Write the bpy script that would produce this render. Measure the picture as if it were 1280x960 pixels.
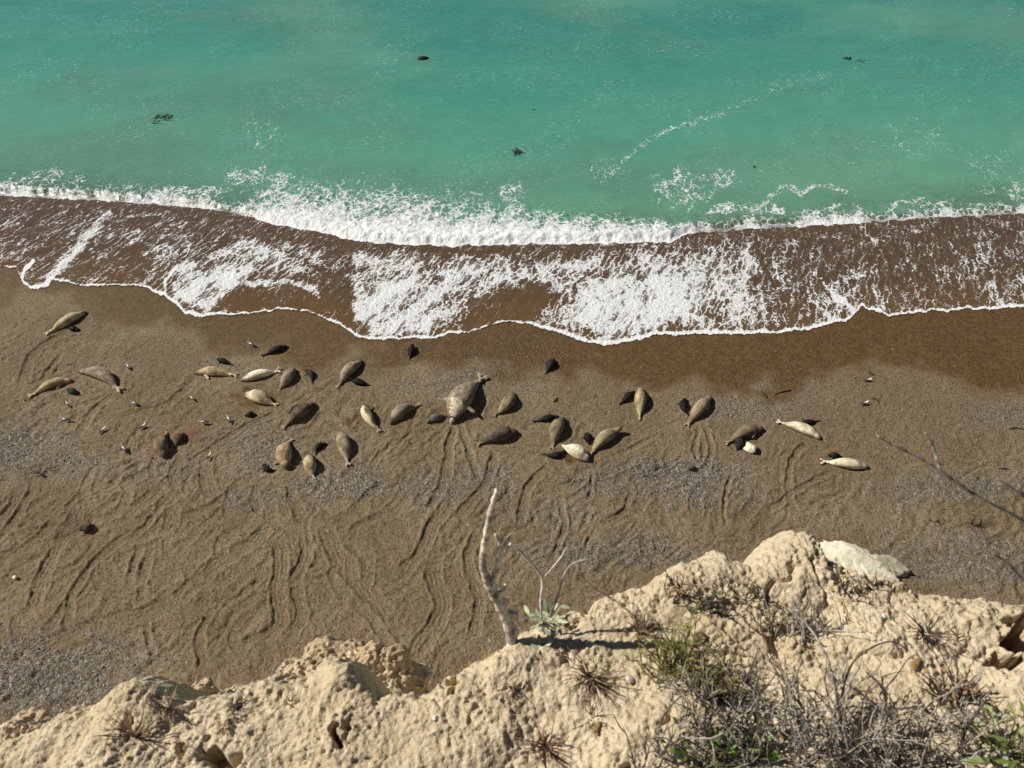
import bpy, math, random
import numpy as np
from mathutils import Vector, Matrix

# ------------------------------------------------------------------ camera, sky, sun, exposure
SC = bpy.context.scene
for o in list(bpy.data.objects):
    bpy.data.objects.remove(o)
COL = SC.collection
CAM_H, PITCH, FPX = 40.0, math.radians(48.0), 960.0      # metres above the beach, downward pitch, focal length in px of a 1280 px frame
cam_d = bpy.data.cameras.new('camera')
cam = bpy.data.objects.new('camera', cam_d)
COL.objects.link(cam)
cam.location = (0, 0, CAM_H)
cam.rotation_euler = (math.pi / 2 - PITCH, 0, 0)
cam_d.sensor_width = 36.0
cam_d.lens = 36.0 * FPX / 1280.0
cam_d.clip_start = 0.05
cam_d.clip_end = 12000
cam_d.dof.use_dof = True
cam_d.dof.focus_distance = 52.0
cam_d.dof.aperture_fstop = 7.5
SC.camera = cam

SUN_EL = math.radians(40.0)
SUN_DIR = Vector((-0.955 * math.cos(SUN_EL), 0.29 * math.cos(SUN_EL), math.sin(SUN_EL))).normalized()   # towards the sun
world = bpy.data.worlds.new('World')
SC.world = world
world.use_nodes = True
wn = world.node_tree
wn.nodes.clear()
sky = wn.nodes.new('ShaderNodeTexSky')
sky.sky_type = 'NISHITA'
sky.sun_disc = False
sky.air_density = 0.5
sky.dust_density = 0.2
sky.sun_elevation = SUN_EL
sky.sun_rotation = math.atan2(SUN_DIR.x, SUN_DIR.y)
bg = wn.nodes.new('ShaderNodeBackground')
bg.inputs['Strength'].default_value = 0.05
wo = wn.nodes.new('ShaderNodeOutputWorld')
wn.links.new(sky.outputs[0], bg.inputs[0])
wn.links.new(bg.outputs[0], wo.inputs[0])
sun_d = bpy.data.lights.new('sun', 'SUN')
sun_d.energy = 5.0
sun_d.angle = math.radians(0.5)
sun_d.color = (1.0, 0.95, 0.86)
sun = bpy.data.objects.new('sun', sun_d)
COL.objects.link(sun)
sun.location = (-40, 20, 90)
sun.rotation_euler = SUN_DIR.to_track_quat('Z', 'Y').to_euler()
SC.view_settings.view_transform = 'Standard'
SC.view_settings.look = 'None'
SC.view_settings.exposure = 0.2
SC.view_settings.gamma = 1.0
SC.view_settings.use_curve_mapping = False

RNG = np.random.default_rng(7)
random.seed(7)
cP, sP = math.cos(PITCH), math.sin(PITCH)

# ------------------------------------------------------------------ numeric helpers
def ray(px, py):
    """Direction through a pixel of the 1280x960 photograph."""
    u, v = (px - 640.0) / FPX, (480.0 - py) / FPX
    return np.array([u, cP + v * sP, -sP + v * cP])

def project(X, Y, Z):
    d = Y * cP - (Z - CAM_H) * sP
    v = (Y * sP + (Z - CAM_H) * cP) / d
    return 640 + FPX * X / d, 480 - FPX * v

def hash2(ix, iy, seed):
    h = (ix.astype(np.int64) * 374761393 + iy.astype(np.int64) * 668265263 + seed * 974634777) & 0xFFFFFFFF
    h = ((h ^ (h >> 13)) * 1274126177) & 0xFFFFFFFF
    h = ((h ^ (h >> 16)) * 2246822519) & 0xFFFFFFFF
    return (h ^ (h >> 15)) & 0xFFFFFFFF

def gnoise(x, y, seed=0):
    x = np.asarray(x, float); y = np.asarray(y, float)
    ix = np.floor(x); iy = np.floor(y)
    fx = x - ix; fy = y - iy
    ux = fx * fx * fx * (fx * (fx * 6 - 15) + 10); uy = fy * fy * fy * (fy * (fy * 6 - 15) + 10)
    def g(ox, oy):
        a = hash2(ix + ox, iy + oy, seed) * (2 * math.pi / 4294967296.0)
        return np.cos(a) * (fx - ox) + np.sin(a) * (fy - oy)
    a = g(0, 0); b = g(1, 0); c = g(0, 1); d = g(1, 1)
    return (a + (b - a) * ux + (c - a) * uy + (a - b - c + d) * ux * uy) * 1.5

def fbm(x, y, oct=4, seed=0, gain=0.5, lac=2.03):
    t = 0; amp = 1.0; f = 1.0
    for k in range(oct):
        t = t + amp * gnoise(x * f + 17.3 * k, y * f - 9.1 * k, seed + k)
        amp *= gain; f *= lac
    return t

def cells(x, y, seed=0):
    """Worley: nearest and second nearest distance."""
    ix = np.floor(x); iy = np.floor(y)
    d1 = np.full(x.shape, 9.0); d2 = np.full(x.shape, 9.0)
    for ox in (-1, 0, 1):
        for oy in (-1, 0, 1):
            cx = ix + ox; cy = iy + oy
            jx = hash2(cx, cy, seed) / 4294967296.0; jy = hash2(cx, cy, seed + 51) / 4294967296.0
            d = np.hypot(cx + jx - x, cy + jy - y)
            d2 = np.where(d < d1, d1, np.minimum(d2, d)); d1 = np.minimum(d1, d)
    return d1, d2

def sstep(a, b, x):
    t = np.clip((x - a) / (b - a), 0, 1)
    return t * t * (3 - 2 * t)

def seg_dist(PX, PY, pts, wts=None):
    """Distance to a polyline, arc position and side."""
    best = np.full(PX.shape, 1e9); arc = np.zeros(PX.shape); side = np.zeros(PX.shape); acc = 0.0
    frac = np.zeros(PX.shape)
    tot = sum(math.dist(a, b) for a, b in zip(pts, pts[1:]))
    for (ax, ay), (bx, by) in zip(pts, pts[1:]):
        dx, dy = bx - ax, by - ay; l = math.hypot(dx, dy) + 1e-9
        t = np.clip(((PX - ax) * dx + (PY - ay) * dy) / (l * l), 0, 1)
        qx = PX - ax - t * dx; qy = PY - ay - t * dy
        d = np.hypot(qx, qy)
        m = d < best
        best = np.where(m, d, best); arc = np.where(m, acc + t * l, arc)
        side = np.where(m, np.sign(dx * qy - dy * qx), side)
        acc += l
    return best, arc, side, tot

def in_poly(PX, PY, poly):
    ins = np.zeros(PX.shape, bool)
    n = len(poly)
    for i in range(n):
        x0, y0 = poly[i]; x1, y1 = poly[(i + 1) % n]
        c = ((y0 > PY) != (y1 > PY)) & (PX < (x1 - x0) * (PY - y0) / ((y1 - y0) + 1e-9) + x0)
        ins ^= c
    return ins

def poly_soft(PX, PY, poly, soft):
    ins = in_poly(PX, PY, poly)
    d = seg_dist(PX, PY, poly + [poly[0]])[0]
    return sstep(-soft, soft, np.where(ins, d, -d))

def curve(pts):
    xs = [p[0] for p in pts]; ys = [p[1] for p in pts]
    return lambda x: np.interp(x, xs, ys)

def smooth_line(pts, n=8):
    """Catmull-Rom through points (2D or 3D)."""
    P = [np.array(p, float) for p in pts]
    P = [2 * P[0] - P[1]] + P + [2 * P[-1] - P[-2]]
    out = []
    for i in range(1, len(P) - 2):
        for k in range(n):
            t = k / n
            out.append(0.5 * (2 * P[i] + (P[i + 1] - P[i - 1]) * t + (2 * P[i - 1] - 5 * P[i] + 4 * P[i + 1] - P[i + 2]) * t * t
                              + (3 * P[i] - P[i - 1] - 3 * P[i + 1] + P[i + 2]) * t ** 3))
    out.append(P[-2])
    return out

# ------------------------------------------------------------------ object helpers
def np_mesh(name, V, F, smooth=True):
    me = bpy.data.meshes.new(name)
    V = np.asarray(V, np.float32)
    if isinstance(F, np.ndarray):
        k = F.shape[1]; nf = len(F)
        me.vertices.add(len(V)); me.vertices.foreach_set('co', V.ravel())
        me.loops.add(nf * k); me.loops.foreach_set('vertex_index', F.astype(np.int32).ravel())
        me.polygons.add(nf); me.polygons.foreach_set('loop_start', np.arange(0, nf * k, k, dtype=np.int32))
        me.update(calc_edges=True)
    else:
        me.from_pydata([tuple(v) for v in V], [], F)
        me.update()
    if smooth:
        me.polygons.foreach_set('use_smooth', np.ones(len(me.polygons), bool))
    me.validate()
    return me

def grid_faces(nr, nc):
    i = np.arange(nr * nc).reshape(nr, nc)
    return np.stack([i[:-1, :-1], i[:-1, 1:], i[1:, 1:], i[1:, :-1]], -1).reshape(-1, 4)

def set_attr(me, name, vals):
    a = me.attributes.new(name, 'FLOAT', 'POINT')
    a.data.foreach_set('value', np.asarray(vals, np.float32).ravel())

def link(name, me, mat=None, parent=None, label=None, cat=None, group=None, kind=None, loc=None):
    o = bpy.data.objects.new(name, me)
    COL.objects.link(o)
    if mat is not None and me is not None and not me.materials:
        me.materials.append(mat)
    if parent is not None: o.parent = parent
    if loc is not None: o.location = loc
    if label: o['label'] = label
    if cat: o['category'] = cat
    if group: o['group'] = group
    if kind: o['kind'] = kind
    return o

class MB:
    """Collects tubes and leaves into one mesh."""
    def __init__(s): s.v = []; s.f = []
    def add(s, V, F):
        b = len(s.v); s.v += [tuple(p) for p in V]; s.f += [tuple(i + b for i in q) for q in F]
    def tube(s, pts, radii, n=6, jit=0.0):
        pts = [Vector(p) for p in pts]
        if not hasattr(radii, '__len__'): radii = [radii] * len(pts)
        V = []; F = []
        ref = Vector((0.31, 0.52, 0.8)).normalized()
        for i, p in enumerate(pts):
            t = (pts[min(i + 1, len(pts) - 1)] - pts[max(i - 1, 0)])
            t = t.normalized() if t.length > 1e-9 else Vector((0, 0, 1))
            a = t.cross(ref)
            a = a.normalized() if a.length > 1e-4 else t.orthogonal().normalized()
            b = t.cross(a)
            for k in range(n):
                an = 2 * math.pi * k / n
                r = radii[i] * (1 + jit * (random.random() - 0.5))
                V.append(p + (a * math.cos(an) + b * math.sin(an)) * r)
        for i in range(len(pts) - 1):
            for k in range(n):
                F.append((i * n + k, i * n + (k + 1) % n, (i + 1) * n + (k + 1) % n, (i + 1) * n + k))
        F.append(tuple(reversed(range(n)))); F.append(tuple((len(pts) - 1) * n + k for k in range(n)))
        s.add(V, F)
    def blade(s, base, d, up, length, width, bend=0.3, n=4):
        """A tapering leaf blade, folded slightly along its midrib."""
        base = Vector(base); d = Vector(d).normalized(); up = Vector(up)
        side = d.cross(up)
        side = side.normalized() if side.length > 1e-5 else d.orthogonal().normalized()
        nrm = side.cross(d)
        V = []; F = []
        for i in range(n + 1):
            t = i / n
            c = base + d * (length * t) - nrm * (bend * length * t * t)
            w = width * 0.5 * (math.sin(math.pi * min(1, 0.12 + 0.88 * t)) ** 0.7 if i < n else 0.04)
            V += [c - side * w, c + nrm * (-0.18 * w), c + side * w]
        for i in range(n):
            a = 3 * i
            F += [(a, a + 1, a + 4, a + 3), (a + 1, a + 2, a + 5, a + 4)]
        s.add(V, F)
    def mesh(s, name, smooth=True):
        return np_mesh(name, np.array(s.v), s.f, smooth)

# ------------------------------------------------------------------ material helpers
class NT:
    def __init__(s, name):
        s.m = bpy.data.materials.new(name); s.m.use_nodes = True
        s.t = s.m.node_tree; s.t.nodes.clear()
        s.out = s.n('ShaderNodeOutputMaterial')
    def n(s, typ, **kw):
        nd = s.t.nodes.new(typ)
        for k, v in kw.items(): setattr(nd, k, v)
        return nd
    def put(s, sock, v):
        if v is None: return
        if isinstance(v, bpy.types.NodeSocket): s.t.links.new(v, sock)
        elif isinstance(v, (tuple, list)) and len(v) == 3 and sock.type == 'RGBA': sock.default_value = (*v, 1)
        else: sock.default_value = v
    def math(s, op, a, b=None, c=None, clamp=False):
        nd = s.n('ShaderNodeMath', operation=op, use_clamp=clamp)
        for i, v in enumerate((a, b, c)):
            if v is not None: s.put(nd.inputs[i], v)
        return nd.outputs[0]
    def mix(s, f, a, b, blend='MIX'):
        nd = s.n('ShaderNodeMix', data_type='RGBA', blend_type=blend)
        s.put(nd.inputs[0], f); s.put(nd.inputs[6], a); s.put(nd.inputs[7], b)
        return nd.outputs[2]
    def attr(s, name):
        return s.n('ShaderNodeAttribute', attribute_name=name).outputs['Fac']
    def ramp(s, f, a, b, o0=0.0, o1=1.0, smooth=True):
        nd = s.n('ShaderNodeMapRange', interpolation_type='SMOOTHSTEP' if smooth else 'LINEAR')
        s.put(nd.inputs[0], f); s.put(nd.inputs[1], a); s.put(nd.inputs[2], b); s.put(nd.inputs[3], o0); s.put(nd.inputs[4], o1)
        return nd.outputs[0]
    def coord(s, which='Object'):
        return s.n('ShaderNodeTexCoord').outputs[which]
    def mapping(s, vec, scale=(1, 1, 1), rot=(0, 0, 0), loc=(0, 0, 0)):
        nd = s.n('ShaderNodeMapping')
        s.put(nd.inputs['Vector'], vec); nd.inputs['Scale'].default_value = scale
        nd.inputs['Rotation'].default_value = rot; nd.inputs['Location'].default_value = loc
        return nd.outputs[0]
    def noise(s, vec, scale, detail=3, rough=0.55, dist=0.0, col=False):
        nd = s.n('ShaderNodeTexNoise')
        s.put(nd.inputs['Vector'], vec); s.put(nd.inputs['Scale'], scale)
        nd.inputs['Detail'].default_value = detail; nd.inputs['Roughness'].default_value = rough
        nd.inputs['Distortion'].default_value = dist
        return nd.outputs['Color' if col else 'Fac']
    def voro(s, vec, scale, feature='F1', out='Distance', rand=1.0):
        nd = s.n('ShaderNodeTexVoronoi', feature=feature)
        s.put(nd.inputs['Vector'], vec); s.put(nd.inputs['Scale'], scale)
        nd.inputs['Randomness'].default_value = rand
        return nd.outputs[out]
    def bump(s, h, strength=0.5, dist=0.02, normal=None):
        nd = s.n('ShaderNodeBump')
        s.put(nd.inputs['Height'], h); s.put(nd.inputs['Strength'], strength); s.put(nd.inputs['Distance'], dist)
        s.put(nd.inputs['Normal'], normal)
        return nd.outputs[0]
    def bsdf(s, col, rough=0.8, spec=0.3, normal=None, **kw):
        nd = s.n('ShaderNodeBsdfPrincipled')
        s.put(nd.inputs['Base Color'], col); s.put(nd.inputs['Roughness'], rough)
        s.put(nd.inputs['Specular IOR Level'], spec); s.put(nd.inputs['Normal'], normal)
        for k, v in kw.items(): s.put(nd.inputs[k], v)
        return nd.outputs[0]
    def vadd(s, a, b, op='ADD'):
        nd = s.n('ShaderNodeVectorMath', operation=op)
        s.put(nd.inputs[0], a); s.put(nd.inputs[1], b)
        return nd.outputs[0]
    def done(s, sh):
        s.t.links.new(sh, s.out.inputs['Surface']); return s.m

# ------------------------------------------------------------------ shoreline curves, in photograph pixels
SWASH = curve([(-300, 318), (-40, 330), (20, 334), (27, 352), (36, 360), (48, 362), (60, 358), (66, 350), (82, 353), (110, 358), (150, 356), (180, 359),
               (200, 367), (215, 378), (232, 392), (250, 397), (275, 393), (300, 394), (330, 389), (370, 387), (400, 394), (422, 406),
               (444, 419), (460, 425), (501, 424), (544, 422), (561, 418), (588, 415), (615, 405), (635, 401), (655, 405), (696, 415),
               (722, 425), (756, 432), (786, 428), (822, 419), (875, 418), (961, 417), (1010, 412), (1040, 404), (1062, 400),
               (1077, 384), (1092, 388), (1111, 395), (1126, 394), (1160, 389), (1224, 387), (1280, 384), (1600, 380)])
BORE = curve([(-300, 228), (0, 240), (90, 245), (180, 251), (260, 259), (310, 270), (340, 281), (400, 292), (450, 303), (500, 307), (560, 309),
              (650, 307), (750, 306), (835, 304), (862, 294), (930, 288), (1050, 282), (1150, 274), (1280, 266), (1600, 250)])
BTOP = curve([(-300, 216), (0, 230), (90, 237), (180, 242), (250, 245), (330, 240), (400, 244), (450, 250), (520, 258), (600, 262), (700, 276),
              (780, 280), (850, 287), (900, 279), (1050, 274), (1150, 266), (1280, 252), (1600, 236)])
WETLINE = curve([(-300, 350), (0, 366), (60, 376), (150, 396), (220, 424), (300, 440), (420, 448), (560, 458), (650, 466), (740, 468), (800, 478),
                 (900, 492), (1000, 476), (1100, 462), (1200, 470), (1280, 500), (1600, 520)])
SEA_L = -1.75

def sand_base(x, y):
    """Smooth beach profile: level berm, foreshore falling under the sea."""
    t = np.maximum(np.asarray(y, float) - 35.0, 0)
    return np.where(t < 6, -0.095 * t * t / 12.0, -0.095 * (t - 3.0)).clip(-6, 9)

def on_sand(px, py, dz=0.0):
    d = ray(px, py); t = (CAM_H) / -d[2]
    for _ in range(12):
        p = d * t
        t = (CAM_H - (float(sand_base(p[0], p[1])) + dz)) / -d[2]
    p = d * t
    return np.array([p[0], p[1], float(sand_base(p[0], p[1]))])

def on_sea(px, py):
    d = ray(px, py); t = (CAM_H - SEA_L) / -d[2]
    return np.array([d[0] * t, d[1] * t, SEA_L])

def px_scale(p):
    return (p[1] * cP + (CAM_H - p[2]) * sP) / FPX          # metres per pixel at a point

# ------------------------------------------------------------------ the animals as read from the photograph
# head px, tail px, belly point px or None, width px, colour, options, label
TAN = (0.50, 0.40, 0.23); GREY = (0.32, 0.265, 0.18); CREAM = (0.70, 0.61, 0.41); WHITE = (0.86, 0.79, 0.58)
BROWN = (0.15, 0.115, 0.075); DUSK = (0.125, 0.098, 0.07); PUP = (0.015, 0.013, 0.011); PUPB = (0.034, 0.027, 0.020)
OLIVE = (0.55, 0.48, 0.29); WEAN = (0.13, 0.13, 0.13)
ADULTS = [
 ((105, 388), (62, 412), None, 16, OLIVE, dict(ff=[(1, 150, .1)], two=DUSK), 'pale olive seal lying alone nearest the surf with a black pup under its flank'),
 ((89, 474), (42, 490), (60, 479), 14, TAN, dict(ff=[(-1, 150, 0)]), 'slim tan seal curved beside a dark pup on churned sand'),
 ((98, 463), (143, 482), (124, 466), 20, (0.33, 0.27, 0.20), dict(ff=[], two=CREAM), 'stout seal with brown back and cream rump, hind flippers pointing to the gravel'),
 ((207, 569), (207, 540), (201, 555), 22, (0.25, 0.18, 0.115), dict(ff=[(1, 130, 0)]), 'brown seal lying in a sand hollow beside the red stain'),
 ((243, 464), (288, 466), (268, 463), 15, TAN, dict(ff=[(1, 140, 0)], two=CREAM), 'tan seal with cream belly lying flipper to nose with a white seal'),
 ((301, 473), (344, 462), (322, 467), 15, WHITE, dict(ff=[], hspread=48), 'slender white seal with forked hind flippers raised towards a grey seal'),
 ((367, 459), (350, 482), (360, 470), 18, (0.31, 0.27, 0.20), dict(ff=[], hspread=16), 'ash grey seal beside the raised hind flippers of a white seal'),
 ((306, 491), (340, 502), (318, 494), 21, CREAM, dict(ff=[(-1, 110, 0)]), 'cream seal with a fore flipper out on a damp brown patch'),
 ((393, 503), (358, 528), (377, 513), 20, BROWN, dict(ff=[]), 'dark brown seal with a pup half hidden behind its flank'),
 ((452, 450), (425, 477), (437, 461), 18, GREY, dict(ff=[], hspread=14), 'grey seal lying above a black pup that lifts its head'),
 ((360, 583), (361, 550), (355, 566), 25, (0.46, 0.36, 0.22), dict(ff=[(-1, 75, 0)], hside=1), 'broad tan seal with a curled black pup at its left fore flipper'),
 ((386, 566), (391, 592), (387, 579), 20, (0.47, 0.38, 0.23), dict(ff=[(-1, 60, 0), (1, 60, 0)]), 'short tan seal on gravel with a dark pup at its head'),
 ((423, 538), (433, 573), (429, 552), 21, (0.34, 0.28, 0.20), dict(ff=[]), 'fawn grey seal with flippers pointing at the gravel, no pup beside it'),
 ((454, 503), (471, 532), (459, 518), 17, (0.27, 0.20, 0.12), dict(ff=[(-1, 70, 0)], two=CREAM), 'brown seal with pale yellow flank next to a small sand hollow'),
 ((489, 527), (520, 505), (501, 513), 19, (0.30, 0.25, 0.18), dict(ff=[(1, 150, .02)], mott=1), 'mottled grey seal lying between a pale flanked seal and a grey weaner'),
 ((639, 488), (620, 514), (635, 503), 19, (0.27, 0.225, 0.13), dict(ff=[], two=TAN), 'crescent shaped olive brown seal beside the huge bull'),
 ((647, 539), (603, 551), (622, 543), 23, (0.12, 0.098, 0.075), dict(ff=[(1, 40, 0)]), 'charcoal seal propping itself on one dark fore flipper'),
 ((705, 521), (692, 553), (695, 537), 22, (0.24, 0.185, 0.12), dict(ff=[]), 'brown seal with black pups at both its head and its tail'),
 ((737, 573), (705, 555), None, 22, WHITE, dict(ff=[], mott=1), 'stout yellow white seal lying head down next to a dark wet patch'),
 ((776, 537), (742, 562), (756, 546), 20, (0.36, 0.29, 0.19), dict(ff=[], lift=.16), 'fawn seal raising its head beside a round black pup'),
 ((801, 483), (800, 516), None, 19, (0.42, 0.34, 0.19), dict(ff=[], hspread=5), 'golden tan seal lying straight with a black pup along one side'),
 ((889, 495), (863, 525), (876, 508), 19, (0.33, 0.26, 0.17), dict(ff=[(-1, 150, 0)]), 'fawn brown seal with an upright lying black pup at its back'),
 ((955, 534), (914, 549), (932, 539), 18, (0.20, 0.155, 0.095), dict(ff=[(-1, 150, .05), (1, 120, 0)]), 'brown seal lying above a dark pup and a pale rock'),
 ((1026, 546), (980, 527), (1003, 534), 17, WHITE, dict(ff=[], hspread=24, mott=1, nosedark=1), 'cream white seal with a black pup hidden along its seaward side'),
 ((1086, 581), (1035, 575), (1058, 578), 17, WHITE, dict(ff=[], hspread=30, mott=1, nosedark=1), 'cream white seal nearest the big pale boulder, a pup tucked behind its hip'),
]
BULL = ((566, 520), (599, 472), (577, 496), 38, (0.34, 0.285, 0.20))
PUPS = [
 ((98, 412), (84, 409), None, 9, PUP, {}, 'black pup pressed under the flank of the pale olive seal'),
 ((84, 486), (98, 492), None, 10, PUPB, {}, 'dark brown pup behind a slim tan seal on churned sand'),
 ((229, 541), (219, 556), None, 14, (0.10, 0.075, 0.05), {}, 'brown sandy pup between a brown seal and the red stain'),
 ((271, 448), (288, 454), None, 9, PUP, {}, 'black pup above the tan seal with cream belly'),
 ((358, 432), (331, 442), None, 12, PUPB, dict(ff=[(1, 60, 0)]), 'dark brown weaned pup alone above the white seal, long and slender'),
 ((381, 462), (389, 476), (388, 466), 10, PUPB, {}, 'dark grey pup curved beside the ash grey seal'),
 ((319, 517), (305, 518), None, 10, PUP, {}, 'black pup below the cream seal with the outstretched flipper'),
 ((377, 505), (361, 514), None, 9, PUPB, {}, 'dark pup half hidden behind a dark brown seal'),
 ((438, 475), (461, 480), None, 11, PUP, dict(lift=.16, ff=[(-1, 80, 0)]), 'black pup lifting its head, lying below a grey seal'),
 ((330, 579), (344, 586), (334, 586), 10, PUP, {}, 'curled black pup at the fore flipper of a broad tan seal'),
 ((408, 554), (395, 566), (400, 556), 10, PUP, {}, 'black pup bent round the head of a short tan seal'),
 ((516, 432), (512, 446), None, 12, PUP, dict(lift=.14), 'lone black pup sitting up nearest the foam edge'),
 ((534, 527), (557, 519), (545, 522), 13, WEAN, dict(ff=[(1, 80, 0)]), 'blue grey weaner with its tail against the face of the bull'),
 ((692, 449), (683, 464), None, 14, PUPB, {}, 'dark brown pup alone on the pebbly damp sand'),
 ((698, 520), (670, 525), None, 11, PUP, {}, 'black pup lying against the head of a brown seal'),
 ((706, 562), (681, 566), (693, 569), 11, PUP, dict(ff=[(-1, 80, 0)]), 'black pup bowed under the tail of a brown seal'),
 ((733, 541), (737, 554), None, 14, PUP, {}, 'round black pup between the yellow white seal and a fawn seal'),
 ((793, 489), (776, 503), None, 12, PUP, {}, 'black pup alongside the straight golden tan seal'),
 ((858, 498), (861, 516), (854, 507), 12, PUP, {}, 'black pup lying at the back of a fawn brown seal'),
 ((926, 548), (922, 561), None, 15, PUPB, {}, 'dark grey pup touching the small pale rock'),
 ((1000, 529), (1022, 525), None, 9, PUP, {}, 'black pup along the seaward side of a cream white seal'),
 ((1036, 568), (1053, 569), None, 10, PUP, {}, 'black pup behind the hip of the cream white seal nearest the boulder'),
 ((98, 660), (108, 650), (109, 660), 11, (0.06, 0.045, 0.03), {}, 'dark curled pup alone in a hollow of the tracked sand'),
]
GULLS = [((160, 458), 125, 'gull between the stout cream rumped seal and the surf'), ((168, 504), 160, 'gull standing below the stout cream rumped seal'),
 ((84, 504), 130, 'gull standing below the dark brown pup on churned sand'), ((81, 524), 175, 'gull standing at the edge of the left gravel bank'),
 ((128, 537), 60, 'gull facing away on the flat sand beyond the left gravel bank'), ((178, 532), 50, 'gull standing next to the brown seal in its hollow'),
 ((155, 561), 130, 'gull walking on sand below the other gulls near the brown seal'), ((240, 497), 140, 'gull standing between the tan seal with cream belly and the red stain'),
 ((254, 527), 185, 'gull with head lowered right beside the red stain'), ((286, 524), 120, 'gull between the red stain and a black pup'),
 ((261, 569), 70, 'gull standing on sand just below the red stain'), ((314, 430), 150, 'gull standing beside the slender weaned pup close to the surf'),
 ((1085, 474), 5, 'gull on damp sand beside dark seaweed scraps'), ((1081, 503), 15, 'gull on dry sand above the cream white seal near the boulder')]

def seal_place(h, t, mid, dz):
    H, T = on_sand(*h, dz), on_sand(*t, dz)
    c = (H + T) / 2
    ax = H - T; L = float(np.hypot(ax[0], ax[1])); ang = math.atan2(ax[1], ax[0])
    b = 0.0
    if mid is not None:
        M = on_sand(*mid, dz) - c
        b = float(-math.sin(ang) * M[0] + math.cos(ang) * M[1])
    return c, L, ang, b

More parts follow.
